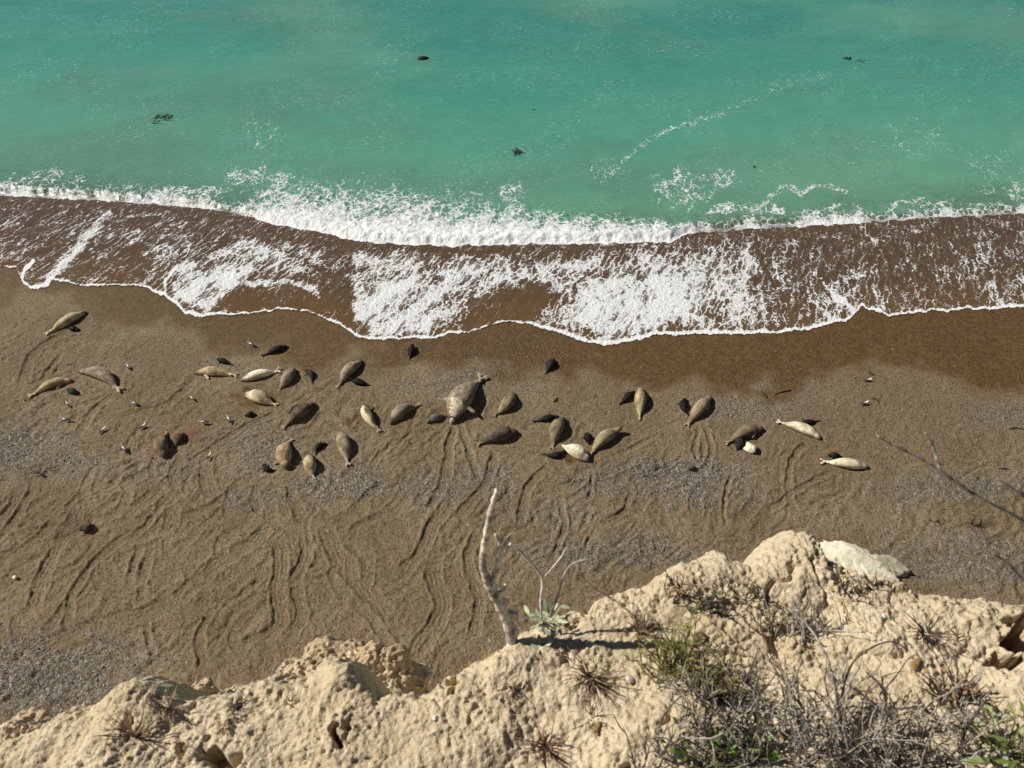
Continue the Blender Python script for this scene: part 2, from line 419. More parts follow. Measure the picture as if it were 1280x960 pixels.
# ------------------------------------------------------------------ beach
def make_beach():
    ys = np.concatenate([np.linspace(-6, 11.5, 14), np.arange(11.7, 43.5, 0.082), np.arange(43.6, 60, 0.25), np.geomspace(60.5, 130, 30)])
    us = np.concatenate([-np.geomspace(9, 1.06, 26), np.linspace(-1.045, 1.045, 940), np.geomspace(1.06, 9, 26)])
    half = 0.667 * (cP * ys.clip(8, 60) + sP * CAM_H) * 1.03
    Y, U = np.meshgrid(ys, us, indexing='ij')
    X = U * half[:, None]
    B = sand_base(X, Y)
    PX, PY = project(X, Y, B)
    fine = (np.abs(U) < 1.06) & (Y > 11) & (Y < 44)
    R = np.zeros_like(B)
    # dryness and churn masks
    wet = sstep(26, -26, PY - WETLINE(PX) + 26 * fbm(PX / 60, PY / 40, 3, 5))
    churn = sstep(0, 90, PY - WETLINE(PX) + 15) * (0.55 + 0.45 * sstep(0.1, -0.5, fbm(X / 9, Y / 7, 2, 12)))
    right = sstep(820, 1080, PX) * sstep(640, 520, PY)
    churn *= 1 - 0.55 * right
    R += 0.030 * fbm(X / 2.6, Y / 2.6, 3, 21) * (0.4 + churn)
    # smear field: lumps drawn out along the direction the seals crawl
    a = math.radians(38)
    wx = X + 0.8 * fbm(X / 3.1, Y / 3.1, 2, 31); wy = Y + 0.8 * fbm(X / 3.1, Y / 3.1, 2, 41)
    us_ = wx * math.cos(a) + wy * math.sin(a); vs_ = -wx * math.sin(a) + wy * math.cos(a)
    R += churn * 0.080 * fbm(us_ / 2.0, vs_ / 0.5, 3, 51)
    rg = gnoise(us_ / 1.9 + 5, vs_ / .8, 55); R += churn * .05 * np.exp(-(rg / .10) ** 2) * sstep(-.1, .5, gnoise(X / 2.3, Y / 2.3, 56))
    rg = gnoise(wx / .9, wy / 1.7, 57); R += churn * .045 * np.exp(-(rg / .12) ** 2) * sstep(0, .5, gnoise(X / 3, Y / 2.3, 58))
    lum = fbm(wx / 0.75, wy / 0.6, 3, 61)
    R += churn * 0.052 * lum + churn * .026 * fbm(X / .3, Y / .26, 2, 66)
    R -= churn * 0.05 * sstep(0.35, 0.8, fbm(wx / 1.0, wy / 0.8, 2, 71))
    R += 0.006 * fbm(X / 0.25, Y / 0.25, 2, 81)
    # crawl tracks
    tracks = [
     ([(338, 657), (310, 681), (284, 692), (261, 711), (239, 732), (205, 760)], 1.0), ([(349, 677), (351, 707), (347, 741), (351, 775), (336, 794), (310, 805)], .9),
     ([(381, 670), (383, 696), (370, 722), (374, 749), (377, 775), (362, 794)], .8), ([(407, 655), (419, 689), (437, 715), (460, 741), (490, 775)], 1.1),
     ([(560, 630), (540, 660), (527, 690), (500, 720)], .9), ([(545, 700), (542, 722), (554, 749), (546, 779), (524, 809), (515, 840)], 1.0),
     ([(362, 600), (366, 620), (376, 644), (395, 660)], .8), ([(182, 757), (183, 775), (187, 801), (195, 825)], .4), ([(320, 680), (287, 695), (262, 715), (237, 737), (200, 762), (112, 785), (40, 815)], 1.1),
     ([(176, 680), (166, 710), (158, 740)], .6), ([(189, 690), (178, 725), (180, 750)], .6), ([(160, 668), (125, 697), (110, 725), (82, 760), (60, 790)], .8),
     ([(85, 660), (62, 705), (50, 735), (42, 765)], .9), ([(26, 612), (15, 635), (-5, 655)], .8), ([(195, 585), (140, 612), (105, 624), (60, 634)], .8), ([(45, 605), (22, 645), (5, 670)], .7),
     ([(95, 412), (66, 425), (40, 446), (30, 480)], .9), ([(80, 440), (62, 462), (52, 480)], .6), ([(150, 490), (120, 510), (100, 540)], .7), ([(240, 480), (205, 508), (150, 520)], .8),
     ([(350, 520), (320, 530), (270, 560), (215, 600), (150, 650)], 1.0), ([(430, 540), (405, 520), (390, 535), (360, 545)], .7), ([(512, 545), (490, 556), (470, 575), (462, 590)], .5),
     ([(520, 538), (505, 548), (492, 560)], .4), ([(570, 530), (562, 560), (556, 600), (535, 640)], .7), ([(575, 525), (585, 560), (600, 600)], .6), ([(610, 490), (600, 510), (590, 530)], .7),
     ([(620, 560), (610, 600), (570, 650)], .7), ([(690, 580), (660, 610), (650, 660)], .7), ([(770, 570), (790, 560), (820, 545)], .5), ([(915, 590), (905, 625), (908, 660)], .35),
     ([(790, 610), (780, 640), (750, 655)], .5), ([(880, 530), (890, 560), (880, 590)], .5), ([(875, 535), (868, 560), (872, 580)], .4), ([(1010, 552), (990, 575), (985, 610)], .5),
     ([(1040, 590), (1000, 610), (960, 640)], .5), ([(480, 600), (440, 640), (410, 655)], .8), ([(300, 610), (250, 640), (200, 650), (120, 655)], .7), ([(120, 700), (90, 745), (85, 790)], .6),
     ([(280, 740), (260, 770), (250, 800), (255, 840)], .6), ([(600, 660), (585, 700), (600, 750), (590, 800)], .7), ([(440, 750), (470, 780), (500, 830)], .6), ([(700, 620), (705, 660), (690, 700)], .5),
     ([(130, 600), (80, 640), (40, 680), (0, 700)], .8), ([(210, 620), (180, 660), (150, 680)], .6), ([(330, 720), (300, 745), (270, 752), (235, 775)], .5), ([(720, 560), (740, 590), (735, 630)], .4)]
    for k in range(64):
        px = random.uniform(-20, 620) if k % 7 else random.uniform(600, 1000); py = random.uniform(560, 840) if px < 640 else random.uniform(560, 690)
        an = math.radians(random.gauss(125 if px < 300 else 100, 28)); l = random.uniform(30, 90); cur = random.choice((-1, 1)) * random.uniform(.01, .055)
        p = []
        for i in range(6):
            p.append((px, py)); px += math.cos(an) * l / 5 * 1.2; py += math.sin(an) * l / 5; an += cur * l / 5
        tracks.append((p, random.uniform(.35, .95)))
    for i, (pp, w) in enumerate(tracks):
        W = [tuple(on_sand(*q)[:2]) for q in pp]
        W = [tuple(q) for q in smooth_line(W, 5)]
        x0 = min(q[0] for q in W) - 2; x1 = max(q[0] for q in W) + 2; y0 = min(q[1] for q in W) - 2; y1 = max(q[1] for q in W) + 2
        m = fine & (X > x0) & (X < x1) & (Y > y0) & (Y < y1)
        if not m.any(): continue
        xx = X[m] + 0.12 * gnoise(X[m] / .7, Y[m] / .7, 300 + i); yy = Y[m] + 0.12 * gnoise(X[m] / .7, Y[m] / .7, 400 + i)
        d, arc, side, tot = seg_dist(xx, yy, W)
        w = w * 1.15; q = d / (0.42 * w)
        end = sstep(0, .5, arc) * sstep(0, .6, tot - arc) if i < 48 else sstep(0, .3, arc) * sstep(0, .3, tot - arc)
        end = np.maximum(end, 0.15)
        prof = -0.062 * sstep(1.05, .5, q) + 0.090 * np.exp(-((q - 1.12) / (.075 / (.42 * w))) ** 2) * (0.7 + 0.5 * gnoise(arc / .5, side * 3.7, 77))
        if w > .7:
            prof += 0.026 * np.cos(q * side * 12) * sstep(1, .8, q)
            prof += 0.05 * np.exp(-((q - 1.75) / .4) ** 2) * np.maximum(0, np.sin(arc * 5.5 + side * 1.6))
        kk = 1.0 if i < 48 else .65
        R[m] = R[m] * (1 - 0.88 * kk * sstep(1.45, .85, q) * end) + prof * kk * end * (0.75 + 0.25 * w) * (1 - .7 * wet[m])
    # hollow, mounds and beds under the animals
    for (h, t, mid, w, c, op, lab) in ADULTS + PUPS + [(*BULL, {}, '')]:
        C, L, ang, b = seal_place(h, t, mid, .2)
        m = fine & (np.abs(X - C[0]) < L) & (np.abs(Y - C[1]) < L)
        xl = (X[m] - C[0]) * math.cos(ang) + (Y[m] - C[1]) * math.sin(ang); yl = -(X[m] - C[0]) * math.sin(ang) + (Y[m] - C[1]) * math.cos(ang)
        yl = yl - b * (1 - (2 * xl / L) ** 2).clip(-1, 1)
        q = np.hypot(xl / (L * .6), yl / (w * px_scale(C) * .75))
        R[m] = R[m] * sstep(.75, 1.25, q) + .035 * np.exp(-((q - 1.25) / .2) ** 2) * (1 + gnoise(xl / .5, yl / .5, 9)) * .6
    for (px, py, r, dz) in [(445, 517, .55, .12), (100, 657, 1.0, -.16), (106, 652, .6, -.1), (52, 590, .9, -.10), (64, 588, .6, -.08), (318, 640, .4, -.08)]:
        c = on_sand(px, py)
        R += dz * np.exp(-(((X - c[0]) ** 2 + (Y - c[1]) ** 2) / (r * r)) ** 1.5) * fine
    g = np.zeros_like(B)
    for (px, py, rx, ry, v) in [(25, 560, 90, 38, .95), (90, 580, 80, 22, .6), (330, 560, 70, 40, .6), (430, 605, 75, 32, .9), (540, 610, 60, 26, .7), (600, 600, 50, 25, .7), (860, 598, 95, 38, 1),
                                (760, 605, 60, 22, .55), (40, 850, 150, 70, 1), (130, 830, 90, 50, .5), (760, 690, 130, 28, .7), (580, 480, 110, 22, .45), (640, 440, 130, 30, .5), (1190, 610, 110, 26, .7),
                                (1210, 700, 130, 40, .6), (930, 510, 90, 26, .45), (280, 460, 60, 14, .3), (200, 590, 90, 26, .4), (1250, 520, 60, 20, .5), (690, 640, 70, 20, .4), (330, 620, 80, 20, .5), (970, 480, 70, 18, .3)]:
        q = np.hypot((PX - px) / rx, (PY - py) / ry)
        g = np.maximum(g, v * sstep(1.15, .35, q + .45 * fbm(PX / 34, PY / 22, 4, 91)))
    stain = np.zeros_like(B); damp = np.zeros_like(B)
    q = np.hypot((PX - 243) / 15, (PY - 543) / 12)
    stain = sstep(1.2, .3, q + .6 * fbm(PX / 9, PY / 6, 3, 95))
    for (px, py, rx, ry, v) in [(318, 497, 34, 17, .8), (455, 520, 24, 14, .4), (712, 575, 10, 8, 1), (200, 555, 20, 18, .5), (545, 515, 30, 14, .35), (370, 540, 12, 8, .35), (600, 500, 20, 14, .3), (425, 650, 7, 5, .6), (60, 800, 60, 14, .35), (1225, 655, 70, 8, .4), (1180, 690, 60, 8, .4)]:
        q = np.hypot((PX - px) / rx, (PY - py) / ry)
        damp = np.maximum(damp, v * sstep(1.2, .4, q + .4 * fbm(PX / 14, PY / 10, 3, 97)))
    me = np_mesh('beach', np.stack([X, Y, B + R * fine], -1).reshape(-1, 3), grid_faces(*X.shape))
    set_attr(me, 'gravel', g); set_attr(me, 'wet', wet); set_attr(me, 'stain', stain); set_attr(me, 'damp', damp); set_attr(me, 'right', right)
    # material
    n = NT('sand')
    co = n.coord('Object')
    big = n.noise(co, .22, 4, .6); mid = n.noise(co, 1.6, 4, .6); fin = n.noise(co, 14, 3, .7)
    dry = n.mix(n.ramp(big, .35, .68), (0.202, 0.148, 0.083), (0.266, 0.202, 0.122))
    dry = n.mix(n.ramp(mid, .4, .75, 0, .6), dry, (0.155, 0.115, 0.070))
    dry = n.mix(n.math('MULTIPLY', n.attr('right'), .65), dry, (0.205, 0.145, 0.085))
    vc = n.voro(co, 9.5, 'F1', 'Color'); vd = n.voro(co, 9.5)
    sv = n.n('ShaderNodeSeparateColor'); n.put(sv.inputs[0], vc)
    grav = n.mix(sv.outputs[0], (0.085, 0.080, 0.070), (0.33, 0.32, 0.285))
    grav = n.mix(n.ramp(sv.outputs[1], .88, .93), grav, (0.48, 0.46, 0.42))
    gm = n.math('MULTIPLY', n.attr('gravel'), n.ramp(n.noise(co, 5, 4, .7), .34, .56), clamp=True)
    col = n.mix(n.math('MULTIPLY', gm, .85), dry, grav)
    # loose grit everywhere
    v2 = n.n('ShaderNodeSeparateColor'); n.put(v2.inputs[0], n.voro(co, 13, 'F1', 'Color'))
    col = n.mix(n.ramp(v2.outputs[0], .0, .45, .75, 0), col, (0.06, 0.046, 0.030))
    col = n.mix(n.math('MULTIPLY', n.ramp(v2.outputs[1], .93, .97, 0, .6), n.ramp(mid, .45, .6)), col, (0.44, 0.40, 0.33))
    col = n.mix(n.ramp(n.noise(co, 21, 2, .8),   .36, .64, .38, 0), col, n.mix(1, col, (.55, .53, .50), 'MULTIPLY'))
    col = n.mix(n.ramp(n.noise(co, 17, 2, .8), .55, .72, 0, .45), col, n.mix(1, col, (1.5, 1.48, 1.45), 'MULTIPLY'))
    wetm = n.math('MAXIMUM', n.attr('wet'), n.math('MULTIPLY', n.attr('damp'), .9))
    wetc = n.mix(n.ramp(n.noise(co, 2.6, 4, .65), .35, .7), (0.078, 0.044, 0.013), (0.124, 0.073, 0.026))
    wetc = n.mix(n.ramp(v2.outputs[0], .7, 1.0, 0, .55), wetc, (0.19, 0.125, 0.060))
    wetc = n.mix(n.ramp(v2.outputs[0], 0, .3, .5, 0), wetc, (0.035, 0.022, 0.012))
    col = n.mix(n.ramp(wetm, 0.05, .9), col, wetc)
    col = n.mix(n.math('MULTIPLY', n.attr('stain'), .45), col, (0.17, 0.045, 0.035))
    h = n.math('ADD', n.math('MULTIPLY', fin, .5), n.math('MULTIPLY', n.math('SUBTRACT', 1, vd), n.math('MULTIPLY_ADD', gm, 1.0, .15)))
    nm = n.bump(h, 1.0, .07)
    nm = n.bump(n.noise(n.mapping(co, (2.2, 1.3, 1), (0, 0, .6)), 2.0, 5, .7, 1.2), n.ramp(wetm, 0, .8, 1.0, .12), .10, nm)
    rough = n.ramp(n.attr('wet'), .3, 1, .92, .55)
    link('beach', me, n.done(n.bsdf(col, rough, .25, nm)), kind='structure')
    return X, Y, B + R * fine, g

BX, BY, BZ, BG = make_beach()

# ------------------------------------------------------------------ sea with breaking bore, swash and foam
def make_sea():
    rows = np.concatenate([np.arange(37.5, 62, 0.105), np.geomspace(62.1, 112, 150), np.geomspace(114, 9000, 40)])
    us = np.concatenate([-np.geomspace(7, 1.06, 22), np.linspace(-1.045, 1.045, 820), np.geomspace(1.06, 7, 22)])
    half = 0.667 * (cP * rows.clip(8, 9000) + sP * CAM_H) * 1.03
    Y, U = np.meshgrid(rows, us, indexing='ij'); X = U * half[:, None]
    B = sand_base(X, Y)
    film = np.maximum(B, SEA_L - 1)
    PX, PY = project(X, Y, np.where(Y < 58, B, SEA_L)); PXc = PX.clip(-300, 1600)
    jag = 1.6 * fbm(PX / 9, PY / 30, 3, 111) + 2.0 * fbm(PX / 26, PY * 0, 2, 112)
    e = SWASH(PXc) + jag - PY                        # >0 seaward of the swash edge
    bo = BORE(PXc) + 2.2 * fbm(PX / 16, PY / 22, 3, 121) - PY       # >0 behind the bore front
    bt = BTOP(PXc) - PY
    behind = sstep(0, 9, bo)
    Z = B + 0.03 + 0.10 * sstep(0, 60, e)
    back = np.maximum((B + .30) * (1 - sstep(0, 70, bo)) + SEA_L * sstep(0, 70, bo), SEA_L)
    crest = 0.26 * np.exp(-((bo - 9) / 9.0) ** 2) * (.25 + .75 * sstep(420, 230, np.abs(PX - 590)))
    wave = 0.05 * np.sin(Y * .8 + X * .12 + 2.5 * fbm(X / 14, Y / 9, 2, 131)) + .05 * fbm(X / 5, Y / 2.2, 3, 132) + .12 * np.sin(Y * .17 + X * .03 + fbm(X / 40, Y / 30, 2, 134))
    far = sstep(2, 60, bo)
    Z = Z * (1 - behind) + (back + crest + wave * far * sstep(3000, 200, Y)) * behind
    lump = .10 * fbm(X / .8, Y / .6, 4, 133, .6) * sstep(0, 3, bo) * sstep(-22, 0, -bt) * (bo < 90) * (.15 + .85 * sstep(280, 350, PX) * sstep(880, 830, PX))
    Z += lump
    # foam density, from strokes and fans
    D = np.zeros_like(X)
    def stroke(pts, w, v, soft=.5):
        nonlocal D
        x0 = min(p[0] for p in pts) - 4 * w; x1 = max(p[0] for p in pts) + 4 * w; y0 = min(p[1] for p in pts) - 4 * w; y1 = max(p[1] for p in pts) + 4 * w
        m = (PX > x0) & (PX < x1) & (PY > y0) & (PY < y1)
        P = [tuple(q) for q in smooth_line(pts, 4)]
        d = seg_dist(PX[m] + 3 * gnoise(PX[m] / 14, PY[m] / 14, 141), PY[m] + 3 * gnoise(PX[m] / 14, PY[m] / 14, 142), P)[0]
        D[m] = np.maximum(D[m], v * sstep(w * (1 + soft), w * (.5 - .4 * soft), d))
    def fan(poly, v, soft=16):
        nonlocal D
        x0 = min(p[0] for p in poly) - 40; x1 = max(p[0] for p in poly) + 40; y0 = min(p[1] for p in poly) - 40; y1 = max(p[1] for p in poly) + 40
        m = (PX > x0) & (PX < x1) & (PY > y0) & (PY < y1)
        qx = PX[m] + 9 * gnoise(PX[m] / 22, PY[m] / 22, 151); qy = PY[m] + 9 * gnoise(PX[m] / 22, PY[m] / 22, 152)
        D[m] = np.maximum(D[m], v * poly_soft(qx, qy, poly, soft))
    sw = (bo < 0) & (e > 0)
    D = np.where(sw, .36 + .05 * fbm(PX / 50, PY / 30, 2, 161), 0.0)
    D = np.where(sw, D + .10 * sstep(420, 820, PX) * sstep(1020, 900, PX), D)
    fan([(300, 296), (395, 306), (430, 335), (420, 352), (330, 350), (285, 362), (272, 392), (238, 392), (206, 368), (225, 330)], .64)
    fan([(232, 345), (290, 330), (300, 352), (270, 390), (240, 392), (212, 372)], .80, 10)
    fan([(445, 312), (640, 318), (660, 345), (600, 375), (562, 410), (460, 424), (440, 400), (430, 350)], .66)
    fan([(455, 347), (560, 345), (560, 380), (540, 420), (460, 424), (445, 395)], .76, 12)
    fan([(640, 320), (900, 308), (955, 365), (1000, 412), (860, 416), (760, 432), (690, 405), (635, 385)], .62)
    fan([(735, 340), (850, 335), (880, 400), (800, 424), (756, 431), (710, 410)], .77, 14)
    fan([(870, 300), (935, 292), (960, 345), (900, 380)], .60, 14)
    fan([(135, 275), (215, 285), (290, 300), (270, 330), (190, 345), (120, 350), (90, 345)], .44, 18)
    fan([(1010, 330), (1040, 345), (1075, 392), (1040, 404), (990, 400)], .50, 10)
    fan([(1235, 340), (1300, 325), (1300, 384), (1225, 385)], .48, 12)
    fan([(1085, 355), (1105, 360), (1125, 392), (1095, 388)], .46, 8)
    fan([(590, 372), (650, 362), (680, 385), (655, 402), (600, 410)], .30, 8)
    D = np.where(sw, D * (.74 + .26 * sstep(0, 28, -bo)), D)
    # quiet, foam-poor pockets
    for poly, v in [([(285, 368), (390, 364), (405, 385), (380, 390), (285, 392)], .20), ([(590, 385), (625, 362), (665, 352), (705, 372), (660, 402), (620, 406), (575, 415)], .20), ([(345, 308), (430, 345), (440, 375), (405, 368), (395, 340)], .26), ([(90, 300), (160, 300), (200, 330), (190, 352), (110, 354), (85, 345)], .32), ([(400, 372), (440, 372), (440, 405), (420, 400)], .16)]:
        k = poly_soft(PX, PY, poly, 8); D = D * (1 - k) + np.minimum(D, v) * k
    stroke([(137, 268), (122, 284), (108, 300)], 6, .62, .9); stroke([(118, 288), (96, 312), (75, 334), (60, 346)], 9, .60, .9); stroke([(106, 305), (88, 322), (70, 340)], 4, .8, .8)
    stroke([(42, 326), (30, 340), (29, 354), (42, 360), (56, 357), (66, 346)], 3.4, .97)
    stroke([(130, 268), (170, 271), (215, 262)], 3, .6)
    stroke([(272, 362), (300, 357), (335, 354), (370, 355), (388, 360), (398, 370)], 5, .72)
    stroke([(206, 372), (206, 356), (212, 344), (222, 334)], 3.0, .85); stroke([(176, 357), (188, 347), (194, 334), (196, 322)], 3.0, .6)
    stroke([(1028, 355), (1045, 372), (1064, 388), (1070, 396)], 4.5, .85); stroke([(1012, 375), (1030, 390), (1045, 400)], 3, .7)
    stroke([(1092, 362), (1098, 376), (1112, 392)], 3, .6); stroke([(1240, 352), (1248, 370), (1256, 384)], 3.5, .6)
    # rim along the leading edge
    rim = np.interp(PX, [0, 20, 30, 70, 90, 180, 200, 260, 280, 390, 420, 470, 560, 600, 640, 690, 760, 850, 1000, 1075, 1085, 1130, 1150, 1280], [1.2, 2, 3.4, 2.5, 1.5, 1.8, 4.5, 4.5, 1.5, 1.5, 2.5, 3, 2.5, 1.2, 1.2, 4.2, 6, 4.2, 3.5, 3.5, 2, 2.5, 2.2, 3.5])
    D = np.where(e > 0, np.maximum(D, .97 * sstep(rim * 2.2, rim * .5, e + 1.5 * gnoise(PX / 10, PY / 10, 171))), 0)
    # the bore: solid at the front, torn behind
    thick = np.maximum(BORE(PXc) - BTOP(PXc), 5)
    f = bo / thick
    bd = np.where(f > 0, np.interp(f, [0, .1, .45, .8, 1.05, 1.35, 2.0], [.97, .96, .80, .66, .58, .36, 0]), 0)
    heavy = sstep(290, 340, PX) * sstep(880, 830, PX)
    thin = np.interp(bo, [0, 2, 6, 12, 18, 30], [.97, .97, .80, .55, .42, .12]) * (bo > 0) * (bo < 40) * (.8 + .5 * fbm(PX / 40, PY / 60, 2, 175)).clip(0.55, 1)
    D = np.maximum(D, bd * heavy + thin * (1 - heavy))
    # torn lace behind the bore, scattered flecks, foam trail
    for (px, py, rx, ry, v) in [(60, 222, 70, 14, 0.46), (330, 222, 75, 22, 0.47), (250, 238, 90, 8, 0.46), (640, 240, 24, 18, 0.46), (850, 232, 52, 34, 0.47), (905, 222, 26, 20, 0.46), (930, 262, 90, 12, 0.52), (1170, 258, 70, 14, 0.48), (1270, 240, 50, 14, 0.44),
                                (330, 165, 40, 34, .31), (1140, 175, 56, 34, .31), (760, 215, 46, 24, .32), (1250, 210, 70, 34, .30)]:
        q = np.hypot((PX - px) / rx, (PY - py) / ry) + .4 * fbm(PX / 20, PY / 12, 3, 181)
        D = np.maximum(D, v * sstep(1.1, .35, q))
    for pts, w, v in [([(768, 216), (785, 196), (805, 180), (830, 165), (862, 155), (890, 148)], 4, .44), ([(890, 148), (930, 130), (965, 114), (1000, 100), (1028, 94)], 8, .29), ([(940, 272), (955, 255), (975, 236), (990, 232), (1000, 244)], 4, .52),
                      ([(1000, 243), (1015, 234), (1040, 232), (1055, 238)], 4, .50), ([(822, 250), (828, 240), (850, 236), (868, 248), (860, 262)], 4, .48), ([(890, 242), (898, 226), (908, 214)], 5, .44), ([(625, 240), (640, 232), (652, 242)], 5, .42),
                      ([(20, 188), (45, 182), (60, 180)], 5, .22), ([(1110, 268), (1125, 252), (1160, 256)], 4, .45), ([(1035, 268), (1045, 256), (1058, 262)], 4, .48)]:
        stroke(pts, w, v, .8)
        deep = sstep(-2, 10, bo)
    keep = (e > -1.5) | (Y > 60)
    me_V = np.stack([X, Y, Z], -1).reshape(-1, 3)
    F = grid_faces(*X.shape); kk = keep.ravel()
    F = F[kk[F].all(1)]
    used = np.zeros(len(me_V), bool); used[F.ravel()] = True
    idx = np.cumsum(used) - 1
    me = np_mesh('sea', me_V[used], idx[F])
    a = .35
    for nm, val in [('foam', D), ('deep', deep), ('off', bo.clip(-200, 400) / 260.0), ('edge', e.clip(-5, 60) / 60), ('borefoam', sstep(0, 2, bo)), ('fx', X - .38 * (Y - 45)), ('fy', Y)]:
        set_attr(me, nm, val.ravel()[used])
    n = NT('sea_water')
    co = n.coord('Object')
    fl = n.n('ShaderNodeCombineXYZ'); n.put(fl.inputs[0], n.attr('fx')); n.put(fl.inputs[1], n.attr('fy'))
    D0 = n.attr('foam'); bf = n.attr('borefoam')
    # two lace nets: drawn-out in the swash, rounder in the bore and the open water
    warp = n.vadd(n.noise(co, .9, 3, .6, col=True), (.5, .5, .5), 'SUBTRACT')
    lown = n.noise(n.mapping(fl.outputs[0], (.55, .28, 1)), 1.0, 5, .65, .8)
    D_ = n.math('MULTIPLY', D0, n.math('ADD', n.ramp(D0, .7, 1.0, 0, .45), n.ramp(lown, .30, .70, .42, 1.18, False)))
    def scaled(v, k):
        nd = n.n('ShaderNodeVectorMath', operation='SCALE'); n.put(nd.inputs[0], v); nd.inputs['Scale'].default_value = k; return nd.outputs[0]
    small = n.vadd(n.noise(co, 2.4, 3, .65, col=True), (.5, .5, .5), 'SUBTRACT')
    p1 = n.vadd(n.vadd(n.mapping(fl.outputs[0], (1.9, .56, 1)), scaled(warp, 1.6)), scaled(small, .80))
    p2 = n.vadd(n.vadd(n.mapping(co, (1.55, 1.25, 1)), scaled(warp, 1.9)), scaled(small, .75))
    mixp = n.n('ShaderNodeMix', data_type='VECTOR'); n.put(mixp.inputs[0], bf); n.put(mixp.inputs[4], p1); n.put(mixp.inputs[5], p2)
    P = mixp.outputs[1]
    brk = n.math('SUBTRACT', n.noise(P, 1.9, 5, .72), .5)
    w1 = n.ramp(D_, .14, .75, -.06, .24, False); w2 = n.ramp(D_, .36, .92, -.07, .34, False)
    e1 = n.math('ADD', n.voro(P, 1.0, 'DISTANCE_TO_EDGE'), n.math('MULTIPLY', brk, .55))
    e2 = n.math('ADD', n.voro(P, 2.3, 'DISTANCE_TO_EDGE'), n.math('MULTIPLY', brk, .70))
    l1 = n.ramp(n.math('SUBTRACT', w1, e1), -.03, .05); l2 = n.ramp(n.math('SUBTRACT', w2, e2), -.04, .07)
    st = n.noise(n.vadd(n.mapping(fl.outputs[0], (2.8, .65, 1)), scaled(small, .9)), 1.4, 6, .75)
    diff = n.math('SUBTRACT', st, n.ramp(D_, .48, 1.0, .74, .30, False))
    fill = n.ramp(diff, -.03, .09)
    fm = n.math('MAXIMUM', n.math('MAXIMUM', l1, l2), fill)
    fm = n.math('MULTIPLY', fm, n.ramp(D_, .03, .12), clamp=True)
    # thin milky veil of bubbles round dense foam
    veil = n.math('MULTIPLY', n.ramp(D_, .34, .85, 0, .55), n.ramp(n.noise(n.mapping(fl.outputs[0], (3, 1, 1)), 1.5, 5, .7), .3, .7))
    fm = n.math('MAXIMUM', fm, veil)
    fleck = n.math('MULTIPLY', n.ramp(n.noise(n.mapping(co, (1.6, 3.4, 1), (0, 0, -.5)), 1.5, 3, .8), .61, .67, 0, .6), n.ramp(n.noise(co, .11, 3, .6), .40, .62))
    fm = n.math('MAXIMUM', fm, n.math('MULTIPLY', fleck, bf))
    # water body
    off = n.attr('off')
    o2 = n.math('ADD', off, n.math('MULTIPLY', n.math('SUBTRACT', n.noise(n.mapping(co, (.05, .09, 1)), 1, 4, .55), .5), .55))
    cr = n.n('ShaderNodeValToRGB'); n.put(cr.inputs[0], o2)
    el = cr.color_ramp.elements
    el[0].position = 0; el[0].color = (.075, .115, .070, 1)
    el[1].position = 1; el[1].color = (.042, .212, .163, 1)
    for p, c in [(.06, (.078, .175, .110, 1)), (.18, (.104, .258, .172, 1)), (.42, (.086, .272, .190, 1)), (.7, (.058, .250, .185, 1))]:
        q = el.new(p); q.color = c
    body = cr.outputs[0]
    cloud = n.noise(n.mapping(co, (.035, .06, 1), (0, 0, .3)), 1, 3, .5)
    body = n.mix(n.ramp(cloud, .50, .68, 0, .6), body, (.092, .205, .150))
    body = n.mix(n.ramp(n.noise(n.mapping(co, (.028, .05, 1), (0, 0, -.4), (7, 3, 0)), 1, 4, .55), .48, .70, 0, .5), body, (.135, .315, .225))
    wh = n.noise(n.mapping(co, (.8, 1.9, 1), (0, 0, -.3)), 1.5, 6, .78)
    body = n.mix(n.ramp(wh, .42, .72, 0, .34), body, (.14, .36, .28))
    hgt = n.math('ADD', wh, n.math('MULTIPLY', n.noise(n.mapping(co, (1, 2.1, 1), (0, 0, -.3)), 2.6, 4, .65), .45))
    nrm = n.bump(hgt, .35, .10)
    nfoam = n.bump(n.noise(co, 3.4, 4, .75), .9, .3)
    water = n.bsdf(body, .22, .4, nrm, IOR=1.33)
    # thin sandy swash: a film of brown water with the bed showing through
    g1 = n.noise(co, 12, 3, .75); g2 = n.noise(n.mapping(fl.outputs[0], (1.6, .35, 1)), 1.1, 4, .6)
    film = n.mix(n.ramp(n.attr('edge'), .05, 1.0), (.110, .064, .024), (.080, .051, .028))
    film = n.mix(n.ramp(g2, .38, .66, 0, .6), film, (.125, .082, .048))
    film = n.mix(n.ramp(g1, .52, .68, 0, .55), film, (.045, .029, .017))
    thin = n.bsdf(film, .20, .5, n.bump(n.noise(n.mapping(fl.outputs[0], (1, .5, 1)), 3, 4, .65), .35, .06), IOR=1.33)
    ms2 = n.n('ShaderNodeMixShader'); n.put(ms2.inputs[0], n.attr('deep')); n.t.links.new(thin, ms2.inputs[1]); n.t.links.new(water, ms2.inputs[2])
    foam = n.bsdf(n.mix(n.ramp(diff, -.1, .25), (.76, .78, .78), (.90, .91, .91)), .7, .2, nfoam)
    ms3 = n.n('ShaderNodeMixShader'); n.put(ms3.inputs[0], fm); n.t.links.new(ms2.outputs[0], ms3.inputs[1]); n.t.links.new(foam, ms3.inputs[2])
    link('sea', me, n.done(ms3.outputs[0]), kind='structure')

make_sea()

# ------------------------------------------------------------------ cliff edge underfoot
def top_z(x, y):
    return CAM_H - (1.86 + 0.10 * np.asarray(y) - 0.04 * np.asarray(x))

def on_top(px, py):
    d = ray(px, py); t = 1.9
    for _ in range(20):
        p = d * t; t = (CAM_H - float(top_z(p[0], p[1]))) / -d[2]
    return d * t

